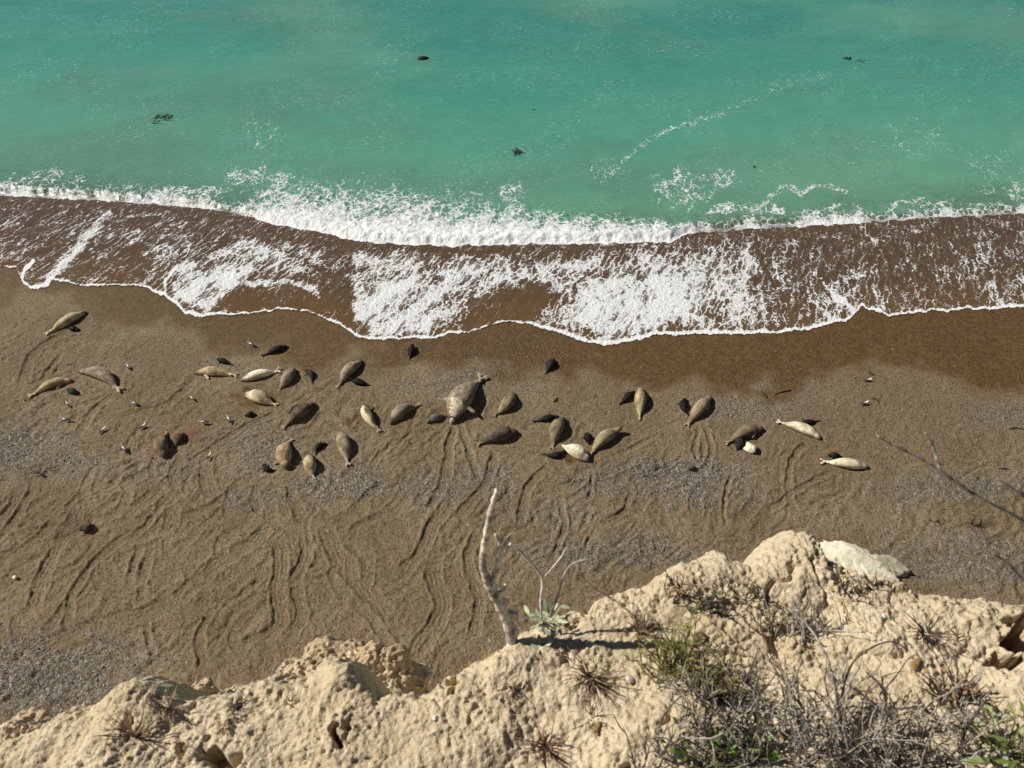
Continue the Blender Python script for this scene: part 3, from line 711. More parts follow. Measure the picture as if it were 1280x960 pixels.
RIM_PX = [(-260, 1010), (-120, 965), (-40, 945), (0, 936), (20, 925), (45, 912), (62, 902), (85, 893), (110, 888), (130, 872), (150, 862), (172, 856), (196, 860), (214, 876), (226, 880), (250, 868), (300, 850),
          (340, 838), (380, 838), (420, 822), (440, 818), (452, 842), (470, 862), (500, 868), (540, 862), (570, 846), (600, 826), (640, 800), (665, 782), (700, 762), (735, 758), (760, 738), (790, 728), (806, 734),
          (830, 712), (850, 700), (880, 692), (905, 688), (925, 692), (940, 694), (960, 676), (985, 660), (1004, 662), (1020, 668), (1030, 692), (1050, 700), (1085, 712), (1110, 718), (1140, 732), (1155, 742), (1180, 745), (1220, 748), (1280, 752), (1360, 760), (1460, 800), (1600, 860)]
_rim = sorted([tuple(on_top(*p)[:2]) for p in RIM_PX])
_rim = [(-60, -22.0), (-20, -6.0), (-8, -1.4), (-4, -.2)] + [r for r in _rim if -2.6 < r[0] < 2.6] + [(4, .3), (8, -1.2), (20, -5), (60, -20)]
RIM = curve(_rim)

PITS = [(280, 952, 24, 11, .08), (424, 920, 8, 22, .08), (232, 942, 6, 18, .06), (1280, 792, 22, 26, .50), (1270, 826, 26, 8, .25), (168, 902, 12, 9, .03),
        (700, 776, 26, 7, .05), (975, 800, 12, 18, .04), (1120, 735, 26, 6, .04), (565, 850, 8, 10, .04), (1060, 712, 18, 7, .03)]
BUMPS = [(428, 842, 26, 20, .035), (180, 872, 40, 22, .05), (985, 690, 36, 30, .012), (1120, 722, 30, 14, .03), (640, 830, 50, 30, .03), (840, 730, 50, 25, .03)]

def cliff_z(X, Y):
    X = np.asarray(X, float); Y = np.asarray(Y, float)
    near = np.exp(-((X / 3.5) ** 2 + ((Y - .9) / 3.0) ** 2) ** 2)
    s = Y - RIM(X) - .02 - .035 * sstep(-.7, -1.0, X) - .02 * sstep(.85, 1.2, X) + .022 * fbm(X / .09, Y / .2, 4, 211) * near + .007 * gnoise(X / .022, Y / .010, 214) * near + .8 * fbm(X / 4, Y / 6, 4, 212) * (1 - near)
    k = .022 + .25 * (1 - near)
    drop = 5.2 * k * np.logaddexp(0, np.clip(s / k, -60, 400))
    Z = top_z(X, Y.clip(-2, 2)) - drop
    wx = X + .02 * fbm(X / .07, Y / .07, 3, 221); wy = Y + .02 * fbm(X / .07, Y / .07, 3, 222)
    inner = .25 + .75 * sstep(-.06, -.30, s)
    Z += .050 * fbm(X / .42, Y / .36, 3, 231) * near * inner
    b = np.abs(fbm(wx / .13, wy / .13, 3, 241))
    Z += .016 * (b - .3) * near
    d1, d2 = cells(wx / .052, wy / .052, 251)
    Z += .0035 * (1 - np.minimum(d1, 1)) * near * (.5 + .7 * gnoise(X / .2, Y / .2, 252))
    d1, d2 = cells(wx / .021 + 3, wy / .021, 261)
    Z += .0035 * (1 - np.minimum(d1, 1)) * near * (.6 + .8 * gnoise(X / .11, Y / .11, 263))
    d1, d2 = cells(wx / .0125 + 3, wy / .0125, 265)
    Z += .0050 * (1 - np.minimum(d1, 1)) * near * (.4 + sstep(-.3, .4, gnoise(X / .08, Y / .08, 266)))
    Z -= .026 * inner * sstep(.07, 0, np.abs(fbm(wx / .24, wy / .20, 2, 271))) * sstep(.1, .5, gnoise(X / .31, Y / .33, 272)) * near
    Z -= .014 * sstep(.80, 1.0, fbm(wx / .035, wy / .030, 2, 281)) * near
    Z += .0068 * fbm(X / .015, Y / .016, 3, 291, .8) * near * (.7 + .6 * gnoise(X / .17, Y / .15, 293))
    Z -= .010 * sstep(.60, .80, gnoise(X / .022, Y / .018, 294)) * near * sstep(-.2, .4, gnoise(X / .25, Y / .2, 299))
    PX, PY = project(X, Y, top_z(X, Y))
    for (px, py, rx, ry, dz) in PITS:
        q = np.hypot((PX - px + 13 * fbm(X / .045, Y / .045, 3, 295)) / rx, (PY - py + 11 * fbm(X / .045, Y / .045, 3, 296)) / ry)
        q = q + .5 * fbm(X / .045, Y / .045, 3, 298)
        Z -= dz * sstep(1.2, .35, q) * near
    for (px, py, rx, ry, dz) in BUMPS:
        q = np.hypot((PX - px) / rx, (PY - py) / ry)
        Z += dz * np.exp(-q * q) * near
    Z += (1 - near) * (.35 * fbm(X / 1.7, Y / 1.7, 4, 297))
    return np.maximum(Z, -1.5)

def soil_material(name, base, pale, dark, scale=1.0, pebbles=.35):
    n = NT(name); co = n.coord('Object')
    big = n.noise(co, 3 * scale, 4, .6); mid = n.noise(co, 26 * scale, 5, .72); fin = n.noise(co, 90 * scale, 3, .7)
    col = n.mix(n.ramp(big, .35, .68), base, pale)
    col = n.mix(n.ramp(mid, .5, .70, 0, .75), col, dark)
    sv = n.n('ShaderNodeSeparateColor'); n.put(sv.inputs[0], n.voro(co, 62 * scale, 'F1', 'Color'))
    col = n.mix(n.ramp(sv.outputs[0], .86, .97, 0, pebbles), col, (.22, .16, .10))
    col = n.mix(n.ramp(sv.outputs[1], .9, .98, 0, pebbles), col, (.70, .63, .50))
    h = n.math('ADD', fin, n.math('MULTIPLY', mid, .8))
    nm = n.bump(h, .8, .012 / scale)
    return n.done(n.bsdf(col, .95, .12, nm))

SOIL = soil_material('cliff_soil', (.53, .43, .28), (.61, .505, .345), (.40, .31, .19))
ROCKY = soil_material('crag_stone', (.45, .34, .21), (.54, .44, .30), (.24, .17, .10), .9, .8)

def make_cliff():
    xs = np.concatenate([-np.geomspace(70, 2.35, 40), np.linspace(-2.3, 2.3, 1160), np.geomspace(2.35, 70, 40)])
    ys = np.concatenate([-np.geomspace(40, .2, 26), np.linspace(-.1, .36, 16), np.linspace(.365, 1.50, 325), np.geomspace(1.56, 12, 40)])
    Y, X = np.meshgrid(ys, xs, indexing='ij')
    # far from the viewer the rim bends back, so shift the rows with it
    Yw = Y + np.where(np.abs(X) > 2.6, RIM(X) - .5, 0) * sstep(2.6, 6, np.abs(X))
    Z = cliff_z(X, Yw)
    me = np_mesh('cliff', np.stack([X, Yw, Z], -1).reshape(-1, 3), grid_faces(*X.shape))
    link('cliff', me, SOIL, kind='structure')
make_cliff()

def on_cliff(px, py):
    d = ray(px, py)
    t = np.linspace(1.2, 4.5, 1400)
    P = d[None, :] * t[:, None]
    z = cliff_z(P[:, 0], P[:, 1])
    hit = np.nonzero(P[:, 2] + CAM_H < z)[0]
    i = hit[0] if len(hit) else int(np.argmin(np.abs(P[:, 2] + CAM_H - z)))
    return np.array([P[i, 0], P[i, 1], float(z[i])])

# ------------------------------------------------------------------ seals
def fur_material():
    n = NT('seal_fur'); co = n.coord('Object')
    oi = n.n('ShaderNodeObjectInfo')
    base = oi.outputs['Color']
    rnd = oi.outputs['Random']
    sh = n.n('ShaderNodeCombineXYZ'); n.put(sh.inputs[0], n.math('MULTIPLY', rnd, 37)); n.put(sh.inputs[1], n.math('MULTIPLY', rnd, 91))
    p = n.vadd(co, sh.outputs[0])
    blot = n.noise(n.mapping(p, (1, 1.6, 1.6)), 1.7, 4, .6); fine = n.noise(n.mapping(p, (2.2, 6, 6)), 3.2, 4, .65)
    dark = n.mix(1, base, (.50, .46, .41), 'MULTIPLY'); mz = n.n('ShaderNodeAttribute', attribute_type='OBJECT', attribute_name='muzzle').outputs['Fac']; pale = n.mix(n.math('MULTIPLY_ADD', mz, .26, .03), base, (.66, .58, .42))
    col = n.mix(n.ramp(blot, .36, .62), dark, base)
    pm = n.math('MULTIPLY', n.ramp(fine, .48, .72, 0, .55), n.ramp(blot, .3, .6))
    col = n.mix(pm, col, pale)
    mott = n.n('ShaderNodeAttribute', attribute_type='OBJECT', attribute_name='mottle').outputs['Fac']
    col = n.mix(n.math('MULTIPLY', n.ramp(n.noise(p, 4.5, 3, .7), .50, .62), n.math('MULTIPLY', mott, .55)), col, n.mix(1, base, (.42, .38, .32), 'MULTIPLY'))
    # second coat colour over the rear flank (belly showing)
    two = n.n('ShaderNodeAttribute', attribute_type='OBJECT', attribute_name='coat').outputs
    sx = n.n('ShaderNodeSeparateXYZ'); n.put(sx.inputs[0], co)
    fl = n.math('ADD', n.math('MULTIPLY', sx.outputs[1], 2.2), n.math('MULTIPLY', n.math('SUBTRACT', blot, .5), 2.4))
    twom = n.n('ShaderNodeAttribute', attribute_type='OBJECT', attribute_name='coat_on').outputs['Fac']
    col = n.mix(n.math('MULTIPLY', n.ramp(fl, .15, .7, 0, .75), twom), col, two['Color'])
    # dusky muzzle
    mz = n.n('ShaderNodeAttribute', attribute_type='OBJECT', attribute_name='muzzle').outputs['Fac']
    hl = n.n('ShaderNodeAttribute', attribute_type='OBJECT', attribute_name='half').outputs['Fac']
    col = n.mix(n.math('MULTIPLY', n.ramp(n.math('SUBTRACT', hl, sx.outputs[0]), .10, .42, .85, 0), mz), col, (.05, .042, .035))
    # paler, dry hind flippers
    col = n.mix(n.math('MULTIPLY', n.ramp(n.math('ADD', hl, sx.outputs[0]), -.02, .10, .45, 0), n.math('MULTIPLY', mz, .9)), col, (.42, .35, .25))
    # clinging sand
    gm = n.math('MULTIPLY', n.ramp(n.noise(p, 9, 4, .8), .54, .70, 0, n.math('MULTIPLY_ADD', mz, .32, .10)), n.ramp(sx.outputs[2], .0, .5, 1, .25))
    col = n.mix(gm, col, (.20, .152, .096))
    h = n.math('ADD', n.noise(n.mapping(p, (4, 1.4, 1.4)), 3.0, 3, .6), n.math('MULTIPLY', fine, .5))
    return n.done(n.bsdf(col, .72, .16, n.bump(h, .7, .06)))
FUR = fur_material()
nm_ = NT('dark_wet'); EYE = nm_.done(nm_.bsdf((.012, .010, .009), .25, .5))

def loft(V, F, rings):
    b = len(V); m = len(rings[0])
    for r in rings: V += r
    for i in range(len(rings) - 1):
        for k in range(m):
            F.append((b + i * m + k, b + i * m + (k + 1) % m, b + (i + 1) * m + (k + 1) % m, b + (i + 1) * m + k))
    F.append(tuple(b + k for k in reversed(range(m)))); F.append(tuple(b + (len(rings) - 1) * m + k for k in range(m)))

def flipper(V, F, root, ang, length, w0, w1, thick, lift=0.0, droop=0.0):
    """A flat paddle leaving root in the direction ang (radians, local XY)."""
    dx, dy = math.cos(ang), math.sin(ang); rings = []
    for t, w in ((-.25, .8), (0, 1.0), (.3, .9), (.6, 1 - .5 * (1 - w1 / w0)), (.85, w1 / w0), (1.0, .45 * w1 / w0)):
        c = (root[0] + dx * length * t, root[1] + dy * length * t, root[2] + lift * length * t - droop * max(t, 0) ** 2)
        th = thick * (1 - .55 * max(t, 0)); ww = w0 * w
        r = []
        for k in range(8):
            a = 2 * math.pi * k / 8
            r.append((c[0] - dy * ww * math.cos(a), c[1] + dx * ww * math.cos(a), c[2] + th * math.sin(a)))
        rings.append(r)
    loft(V, F, rings)

PROF_S = [0, .015, .045, .085, .125, .165, .22, .30, .40, .50, .60, .70, .80, .88, .95, 1.0]
PROF_W = [.12, .25, .37, .45, .50, .57, .72, .90, .99, 1.0, .95, .82, .60, .40, .25, .17]
PROF_W_PUP = [.12, .28, .46, .56, .55, .56, .70, .90, 1.0, .99, .90, .74, .52, .34, .22, .16]
PROF_W_BULL = [.24, .34, .42, .50, .56, .66, .80, .95, 1.0, .96, .86, .70, .50, .32, .20, .14]
def seal_mesh(L, W, bend, prof, op):
    V = []; F = []; rings = []; N = 34; M = 18
    lift = op.get('lift', 0) * L
    hw = W / 2
    for i in range(N + 1):
        s = i / N
        w = hw * float(np.interp(s, PROF_S, prof)); h = w * op.get('tall', .90) * (1.12 if s < .15 else 1)
        x = L * (.5 - s); y = bend * (1 - (2 * s - 1) ** 2)
        dyx = -4 * bend * (1 - 2 * s) / L * -1            # dy/dx of the spine
        ty = math.atan2(4 * bend * (2 * s - 1) / L * 1.0, 1.0)
        nx, ny = -math.sin(ty), math.cos(ty)
        zc = h * .80 + lift * max(0, 1 - s / .30) ** 1.6
        r = []
        for k in range(M):
            a = 2 * math.pi * k / M
            ca, sa = math.cos(a), math.sin(a)
            zz = zc + h * math.copysign(abs(sa) ** .92, sa)
            if lift <= 0 or s > .3: zz = max(zz, -.03)
            r.append((x + nx * w * ca, y + ny * w * ca, zz))
        rings.append(r)
    loft(V, F, rings)
    tl = .18 * L; sp = math.radians(op.get('hspread', 24)); tx = -L / 2
    for sg in (1, -1):
        off = op.get('hside', 0) * .6
        flipper(V, F, (tx + .03 * L, sg * .015 * L, .055 * L), math.pi + sg * sp - off, tl, .024 * L, .044 * L, .017 * L, .25 if op.get('hspread', 0) > 40 else -.05)
    for (sg, deg, lf) in op.get('ff', [(1, 140, 0), (-1, 140, 0)]):
        s = .30; w = hw * float(np.interp(s, PROF_S, prof)); y = bend * (1 - (2 * s - 1) ** 2)
        a = math.radians(deg) * sg
        flipper(V, F, (L * (.5 - s), y + sg * w * .86, .05 * L + lf * L), a,   .19 * L, .042 * L, .036 * L, .019 * L, -.15, .0)
    return V, F

def make_seal(name, data, prof, dz, cat, group, pup=False):
    h, t, mid, w, c, op, lab = data
    C, L, ang, b = seal_place(h, t, mid, dz)
    L *= 1.08
    W = w * px_scale(C) * op.get('wide', .80)
    V, F = seal_mesh(L, W, b, prof, op)
    me = np_mesh(name, V, F)
    o = link(name, me, FUR, label=lab, cat=cat, group=group, loc=(C[0], C[1], C[2] - .01))
    slope = float(sand_base(0, C[1] + .5) - sand_base(0, C[1] - .5))
    o.rotation_euler = (Matrix.Rotation(math.atan(slope), 3, 'X') @ Matrix.Rotation(ang, 3, 'Z')).to_euler()
    o.color = (*c, 1)
    o['mottle'] = float(op.get('mott', 0)); o['muzzle'] = 1.0 if (op.get('nosedark') or not pup) else 0.0; o['half'] = L / 2
    tw = op.get('two'); o['coat'] = list(tw or (0, 0, 0)); o['coat_on'] = 1.0 if tw else 0.0
    md = o.modifiers.new('skin', 'REMESH'); md.mode = 'VOXEL'; md.voxel_size = .030 if pup else .042; md.use_smooth_shade = True
    sm = o.modifiers.new('soften', 'SMOOTH'); sm.factor = .5; sm.iterations = 4
    # eyes and nose
    hw = W / 2 * prof[3]; lift = op.get('lift', 0) * L
    for sg in (1, -1):
        e = link('eye', EYEM, None, o); e.location = (L * (.5 - .075), sg * hw * .62 + b * .25, hw * .80 * 1.25 + lift * .62); e.scale = (L * .012,) * 3
    e = link('nose', EYEM, None, o); e.location = (L * .497, 0, W / 2 * prof[1] * .85 + lift * .95); e.scale = (L * .012, L * .018, L * .012)
    return o

def ball(n=8, m=6):
    V = [(0, 0, 1)]; F = []
    for i in range(1, m):
        for k in range(n):
            a = math.pi * i / m; b = 2 * math.pi * k / n
            V.append((math.sin(a) * math.cos(b), math.sin(a) * math.sin(b), math.cos(a)))
    V.append((0, 0, -1))
    for k in range(n): F.append((0, 1 + k, 1 + (k + 1) % n)); F.append((len(V) - 1, 1 + (m - 2) * n + (k + 1) % n, 1 + (m - 2) * n + k))
    for i in range(m - 2):
        for k in range(n): F.append((1 + i * n + k, 1 + (i + 1) * n + k, 1 + (i + 1) * n + (k + 1) % n, 1 + i * n + (k + 1) % n))
    return V, F
EYEM = np_mesh('eye', *ball()); EYEM.materials.append(EYE)
for d in ADULTS: make_seal('elephant_seal', d, PROF_W, .30, 'seal', 'adult seals hauled out on the beach')
for d in PUPS:
    d = (*d[:5], dict(dict(ff=[(1, 110, 0), (-1, 110, 0)]), **d[5]), d[6])
    make_seal('seal_pup', d, PROF_W_PUP, .16, 'seal pup', 'dark seal pups among the adults', True)
bull = make_seal('bull_elephant_seal', (*BULL, dict(ff=[(1, 75, .10), (-1, 75, .10)], tall=.78, hspread=34, mott=.4, wide=.80), 'huge pale chested bull seal lying with both fore flippers spread wide'), PROF_W_BULL, .5, 'seal', None)
# pale scarred chest shield and the trunk-like nose of the bull
n = NT('bull_chest'); co = n.coord('Object')
CHEST = n.done(n.bsdf(n.mix(n.ramp(n.noise(co, 5, 5, .75), .42, .62), (.62, .54, .38), (.34, .27, .18)), .7, .25, n.bump(n.noise(co, 7, 4, .7), .9, .09)))
def bull_parts():
    C, L, ang, b = seal_place(BULL[0], BULL[1], BULL[2], .5)
    L *= 1.08; W = BULL[3] * px_scale(C) * .80; V = []; F = []; rings = []
    for i in range(15):
        t = i / 14; s = .03 + .27 * t
        w = W / 2 * float(np.interp(s, PROF_S, PROF_W_BULL)); h = w * .78 * (1.12 if s < .15 else 1)
        k = math.sin(math.pi * (.06 + .88 * t)) ** .5
        x = L * (.5 - s); y = b * (1 - (2 * s - 1) ** 2); zc = h * .80
        rings.append([(x, y + w * 1.012 * math.sin(u * 1.15 * k), zc + h * 1.03 * math.cos(u * 1.15 * k) + .012 * math.sin(t * 60)) for u in np.linspace(-1, 1, 15)])
    for r in rings: V += r
    F = [tuple(q) for q in grid_faces(15, 15)]
    me = np_mesh('chest_shield', V, F); ch = link('chest_shield', me, CHEST, bull)
    sd = ch.modifiers.new('thick', 'SOLIDIFY'); sd.thickness = .03; sd.offset = 0
    V = []; F = []; rg = []
    for t, r in ((0, .15), (.3, .17), (.6, .16), (.85, .12), (1, .05)):
        rg.append([(L * .47 + t * .30, r * math.cos(a), .26 - .10 * t * t + r * math.sin(a)) for a in np.linspace(0, 2 * math.pi, 13)[:-1]])
    loft(V, F, rg)
    link('proboscis', np_mesh('proboscis', V, F), CHEST, bull)
bull_parts()

# seal swimming at the surface
def swimmer():
    c = on_sea(529, 74); k = px_scale(c)
    V, F = seal_mesh(25 * k, 8.5 * k, .05, PROF_W, dict(ff=[(1, 120, 0), (-1, 120, 0)]))
    o = link('swimming_seal', np_mesh('swimming_seal', V, F), FUR, label='dark seal swimming half submerged in the turquoise sea', cat='seal', loc=(c[0], c[1], SEA_L - .26))
    o.rotation_euler = (0, 0, math.pi + math.radians(12)); o.color = (.03, .04, .035, 1)
    o['mottle'] = 0.0; o['muzzle'] = 0.0; o['half'] = 1.2; o['coat'] = [0., 0., 0.]; o['coat_on'] = 0.0
    md = o.modifiers.new('skin', 'REMESH'); md.mode = 'VOXEL'; md.voxel_size = .045; md.use_smooth_shade = True
swimmer()

# ------------------------------------------------------------------ gulls
def plain(name, col, rough=.7, var=.25, scale=20, bump=.2, spec=.25):
    n = NT(name); co = n.coord('Object')
    f = n.noise(co, scale, 4, .65)
    c = n.mix(n.ramp(f, .3, .7), tuple(x * (1 - var) for x in col), tuple(min(1, x * (1 + var)) for x in col))
    return n.done(n.bsdf(c, rough, spec, n.bump(f, bump, .01)))
G_WHITE = plain('gull_white', (.78, .77, .74), .6, .05); G_WING = plain('gull_wing', (.035, .036, .04), .6, .3); G_BEAK = plain('gull_beak', (.65, .38, .05), .5, .1); G_LEG = plain('gull_leg', (.35, .30, .12), .6, .1)
def gull_meshes():
    V = []; F = []; rg = []
    for s, r, z in ((-.30, .015, .24), (-.22, .045, .25), (-.12, .075, .255), (0, .095, .26), (.10, .088, .275), (.17, .06, .31), (.205, .045, .355), (.235, .052, .395), (.265, .050, .405), (.295, .028, .40), (.31, .01, .395)):
        rg.append([(s + (r * .3 * math.sin(a) if s > .12 else 0), r * math.cos(a), z + r * .92 * math.sin(a)) for a in np.linspace(0, 2 * math.pi, 13)[:-1]])
    loft(V, F, rg); body = np_mesh('gull', V, F)
    V = []; F = []; rg = []
    for s, r in ((.12, .02), (.06, .06), (-.05, .075), (-.18, .055), (-.30, .03), (-.39, .008)):
        rg.append([(s, .052 + .052 * math.cos(a) * (1 if s > -.15 else .6) - (.02 if s < -.15 else 0), .30 + r * .75 * math.sin(a) - .035 * (s < -.2)) for a in np.linspace(0, 2 * math.pi, 11)[:-1]])
    loft(V, F, rg); wing = np_mesh('wing', V, F)
    b = MB(); b.tube([(.30, 0, .397), (.34, 0, .393), (.365, 0, .383)], [.016, .012, .004], 6); beak = b.mesh('beak')
    b = MB(); b.tube([(.0, 0, .20), (.0, 0, .10), (.01, 0, .01)], [.014, .010, .009], 6)
    for a in (-.5, 0, .5): b.tube([(.0, 0, .012), (.06 * math.cos(a), .06 * math.sin(a), .004)], [.007, .003], 5)
    return body, wing, beak, b.mesh('leg')
GB, GW, GK, GL = gull_meshes()
for m_, q in ((GB, G_WHITE), (GW, G_WING), (GK, G_BEAK), (GL, G_LEG)): m_.materials.append(q)
for i, (p, deg, lab) in enumerate(GULLS):
    c = on_sand(*p, .2)
    o = link('gull', GB, label='white ' + lab, cat='gull', group='gulls standing among the seals', loc=(c[0], c[1], c[2] - .085))
    o.rotation_euler = (0, 0, math.radians(deg)); sc = 1.08 + .12 * math.sin(i * 2.4); sc *= .84; o.scale = (sc,) * 3
    for sg in (1, -1):
        w_ = link('wing', GW, None, o); w_.scale = (1, sg, 1)
        l_ = link('leg', GL, None, o); l_.location = (0, sg * .04, 0)
    link('beak', GK, None, o)

# ------------------------------------------------------------------ rocks
def rock_mesh(name, rx, ry, rz, seed, nu=56, nv=36, rough=.16, flat=0.0, freq=1.6):
    """Closed angular boulder: a sphere cut by random planes, then roughened."""
    rs = np.random.default_rng(seed)
    th = np.linspace(0, math.pi, nv); ph = np.linspace(0, 2 * math.pi, nu, endpoint=False)
    T, P = np.meshgrid(th, ph, indexing='ij')
    d = np.stack([np.sin(T) * np.cos(P), np.sin(T) * np.sin(P), np.cos(T)], -1)
    r = np.full(T.shape, 1.25)
    for k in range(16):
        nrm = rs.normal(size=3); nrm /= np.linalg.norm(nrm)
        c = d @ nrm; off = rs.uniform(.72, 1.0)
        r = np.where(c > .05, np.minimum(r, off / np.maximum(c, .05)), r)
    if flat: r = np.where(d[..., 2] > .05, np.minimum(r, flat / np.maximum(d[..., 2], .05)), r)
    q = d * freq
    nz = fbm(q[..., 0] * 2 + q[..., 2] * 1.3, q[..., 1] * 2 - q[..., 2] * 1.7, 5, seed)
    fade = np.sin(T) ** .5
    r = r * (1 + rough * nz * fade)
    V = d * r[..., None] * np.array([rx, ry, rz])
    F = []
    idx = np.arange(nv * nu).reshape(nv, nu)
    a = idx[:-1]; b = idx[1:]
    F = np.stack([a, b, np.roll(b, -1, 1), np.roll(a, -1, 1)], -1).reshape(-1, 4)
    return np_mesh(name, V.reshape(-1, 3), F)

def stone_material(name, base, pale, dark, sc):
    n = NT(name); co = n.coord('Object')
    a = n.noise(co, .9 * sc, 5, .65); b = n.noise(co, 7 * sc, 4, .7)
    col = n.mix(n.ramp(a, .38, .6), base, pale)
    col = n.mix(n.ramp(b, .55, .75, 0, .7), col, dark)
    return n.done(n.bsdf(col, .9, .15, n.bump(n.math('ADD', a, b), .8, .06 / sc)))
PALE_ROCK = stone_material('pale_rock', (.62, .57, .42), (.72, .67, .52), (.28, .25, .17), 1.0)
c = on_sand(1073, 706)
o = link('boulder', rock_mesh('boulder', 2.0, 1.15, .58, 11, flat=.8), PALE_ROCK, label='big flat topped pale boulder on the beach under the cliff', cat='boulder', loc=(c[0], c[1], .22))
o.rotation_euler = (0, math.radians(6), math.radians(-24))
c = on_sand(1111, 711)
o = link('boulder', rock_mesh('boulder', 1.1, .7, .42, 23, flat=.7), stone_material('weathered_rock', (.30, .28, .19), (.46, .42, .29), (.10, .11, .07), 1.4), label='weathered darker boulder leaning on the big pale boulder', cat='boulder', loc=(c[0], c[1], .2))
o.rotation_euler = (0, .12, -.3)
c = on_sand(938, 562)
o = link('rock', rock_mesh('rock', .40, .36, .28, 31, 28, 18, .22), PALE_ROCK, label='small rugged pale rock next to a dark grey pup', cat='rock', loc=(c[0], c[1], .16)); o.rotation_euler = (.2, .1, .9)
c = on_sand(864, 586)
o = link('rock', rock_mesh('rock', .24, .19, .15, 37, 24, 16, .12), plain('brown_rock', (.10, .062, .035), .8, .4, 9), label='small rounded brown rock lying on grey gravel', cat='rock', loc=(c[0], c[1], .07))
c = on_sand(19, 722)
o = link('rock', rock_mesh('rock', .16, .12, .11, 39, 20, 12, .12), PALE_ROCK, label='white fist sized stone on the tracked sand beside the left gravel', cat='rock', loc=(c[0], c[1], .06))

# pebbles strewn over the gravel banks
def pebbles():
    m = (BG > .2) & (np.abs(BX) < 45) & (BY > 11.5) & (BY < 43)
    ii = np.argwhere(m); wgt = BG[m]; wgt = wgt / wgt.sum()
    pick = ii[RNG.choice(len(ii), 7000, p=wgt)]
    m2 = (np.abs(BX) < 45) & (BY > 11.5) & (BY < 41)
    jj = np.argwhere(m2); pick = np.concatenate([pick, jj[RNG.integers(0, len(jj), 3000)]])
    base = np.array([(1, 0, 0), (0, 1, 0), (-1, 0, 0), (0, -1, 0), (0, 0, .8), (0, 0, -.4)])
    tri = np.array([(0, 1, 4), (1, 2, 4), (2, 3, 4), (3, 0, 4), (1, 0, 5), (2, 1, 5), (3, 2, 5), (0, 3, 5)])
    n = len(pick); r = RNG.gamma(3.0, .008, n).clip(.012, .08)
    a = RNG.uniform(0, 6.28, n); st = RNG.uniform(.6, 1.5, n)
    ca, sa = np.cos(a), np.sin(a)
    bx = base[None, :, 0] * st[:, None]; by = base[None, :, 1] / st[:, None]
    V = np.stack([bx * ca[:, None] - by * sa[:, None], bx * sa[:, None] + by * ca[:, None], np.repeat(base[None, :, 2], n, 0)], -1) * r[:, None, None]
    V += RNG.normal(0, .12, V.shape) * r[:, None, None]
    c = np.stack([BX[pick[:, 0], pick[:, 1]], BY[pick[:, 0], pick[:, 1]], BZ[pick[:, 0], pick[:, 1]] + .3 * r], -1)
    c[:, :2] += RNG.normal(0, .04, (n, 2))
    V += c[:, None, :]
    F = (tri[None] + 6 * np.arange(n)[:, None, None]).reshape(-1, 3)
    me = np_mesh('pebbles', V.reshape(-1, 3), F, False)
    nt = NT('pebble'); g = nt.n('ShaderNodeNewGeometry').outputs['Random Per Island']
    cr = nt.n('ShaderNodeValToRGB'); nt.put(cr.inputs[0], g); el = cr.color_ramp.elements
    el[0].color = (.12, .105, .085, 1); el[1].color = (.42, .40, .36, 1); q = el.new(.6); q.color = (.19, .17, .145, 1); q = el.new(.9); q.color = (.30, .28, .25, 1)
    link('pebbles', me, nt.done(nt.bsdf(cr.outputs[0], .8, .25)), label='loose grey and white pebbles strewn over the beach', kind='stuff')['category'] = 'pebbles'
pebbles()

# ------------------------------------------------------------------ seaweed and driftwood
KELP = plain('kelp', (.035, .022, .010), .35, .5, 8, .3, .5); KELP_G = plain('green_kelp', (.055, .060, .020), .4, .4, 8, .3, .5); DRIFT = plain('driftwood', (.045, .028, .016), .8, .4, 12, .5)
def weed(name, px, py, span, nfr, mat, label, cat, ang, sea=True, group=None, spread=.5):
    c = on_sea(px, py) if sea else on_sand(px, py)
    k = px_scale(c); L = span * k
    root = link(name, None, label=label, cat=cat, group=group, loc=(c[0], c[1], c[2] + (.03 if sea else .02)))
    rs = random.Random(int(px * 7 + py))
    for i in range(nfr):
        a = ang + rs.gauss(0, spread); x0 = rs.uniform(-.38, .38) * L * (1 if spread < 1 else .1); pts = []; x, y = x0 * math.cos(ang), x0 * math.sin(ang) + rs.uniform(-.1, .1) * L
        l = L * rs.uniform(.3, .6)
        for j in range(6):
            pts.append((x, y, (.05 if sea else .03) * math.sin(j * 1.3 + i) + .02)); a += rs.uniform(-.5, .5); x += math.cos(a) * l / 5; y += math.sin(a) * l / 5
        b = MB(); w = (L * .035 if sea else L * .022) * rs.uniform(.7, 1.5)
        V = []; F = []
        for j, p in enumerate(pts):
            d = Vector(pts[min(j + 1, 5)]) - Vector(pts[max(j - 1, 0)]); nn = Vector((-d.y, d.x, 0)).normalized(); ww = w * math.sin(math.pi * (.15 + .8 * j / 5)) * (1 + .35 * math.sin(j * 2.2 + i))
            V += [Vector(p) - nn * ww, Vector(p) + Vector((0, 0, .02)), Vector(p) + nn * ww, Vector(p) - Vector((0, 0, .02))]
        for j in range(5):
            for q in range(4): F.append((4 * j + q, 4 * j + (q + 1) % 4, 4 * j + 4 + (q + 1) % 4, 4 * j + 4 + q))
        F += [(3, 2, 1, 0), (20, 21, 22, 23)]
        b.add(V, F)
        link('frond', b.mesh('frond'), mat, root)
    return root
weed('floating_kelp', 201, 148, 32, 8, KELP_G, 'string of green brown kelp floating in open water above the white surf at left', 'seaweed', math.radians(14), spread=.9)
weed('floating_kelp', 646, 190, 17, 16, KELP, 'compact dark red brown clump of kelp floating before the breaker', 'seaweed', .2, spread=3.0)
weed('floating_kelp', 1054, 73, 18, 5, KELP_G, 'thin dark kelp strands floating farthest out beyond the foam trail', 'seaweed', -.5, spread=.8)
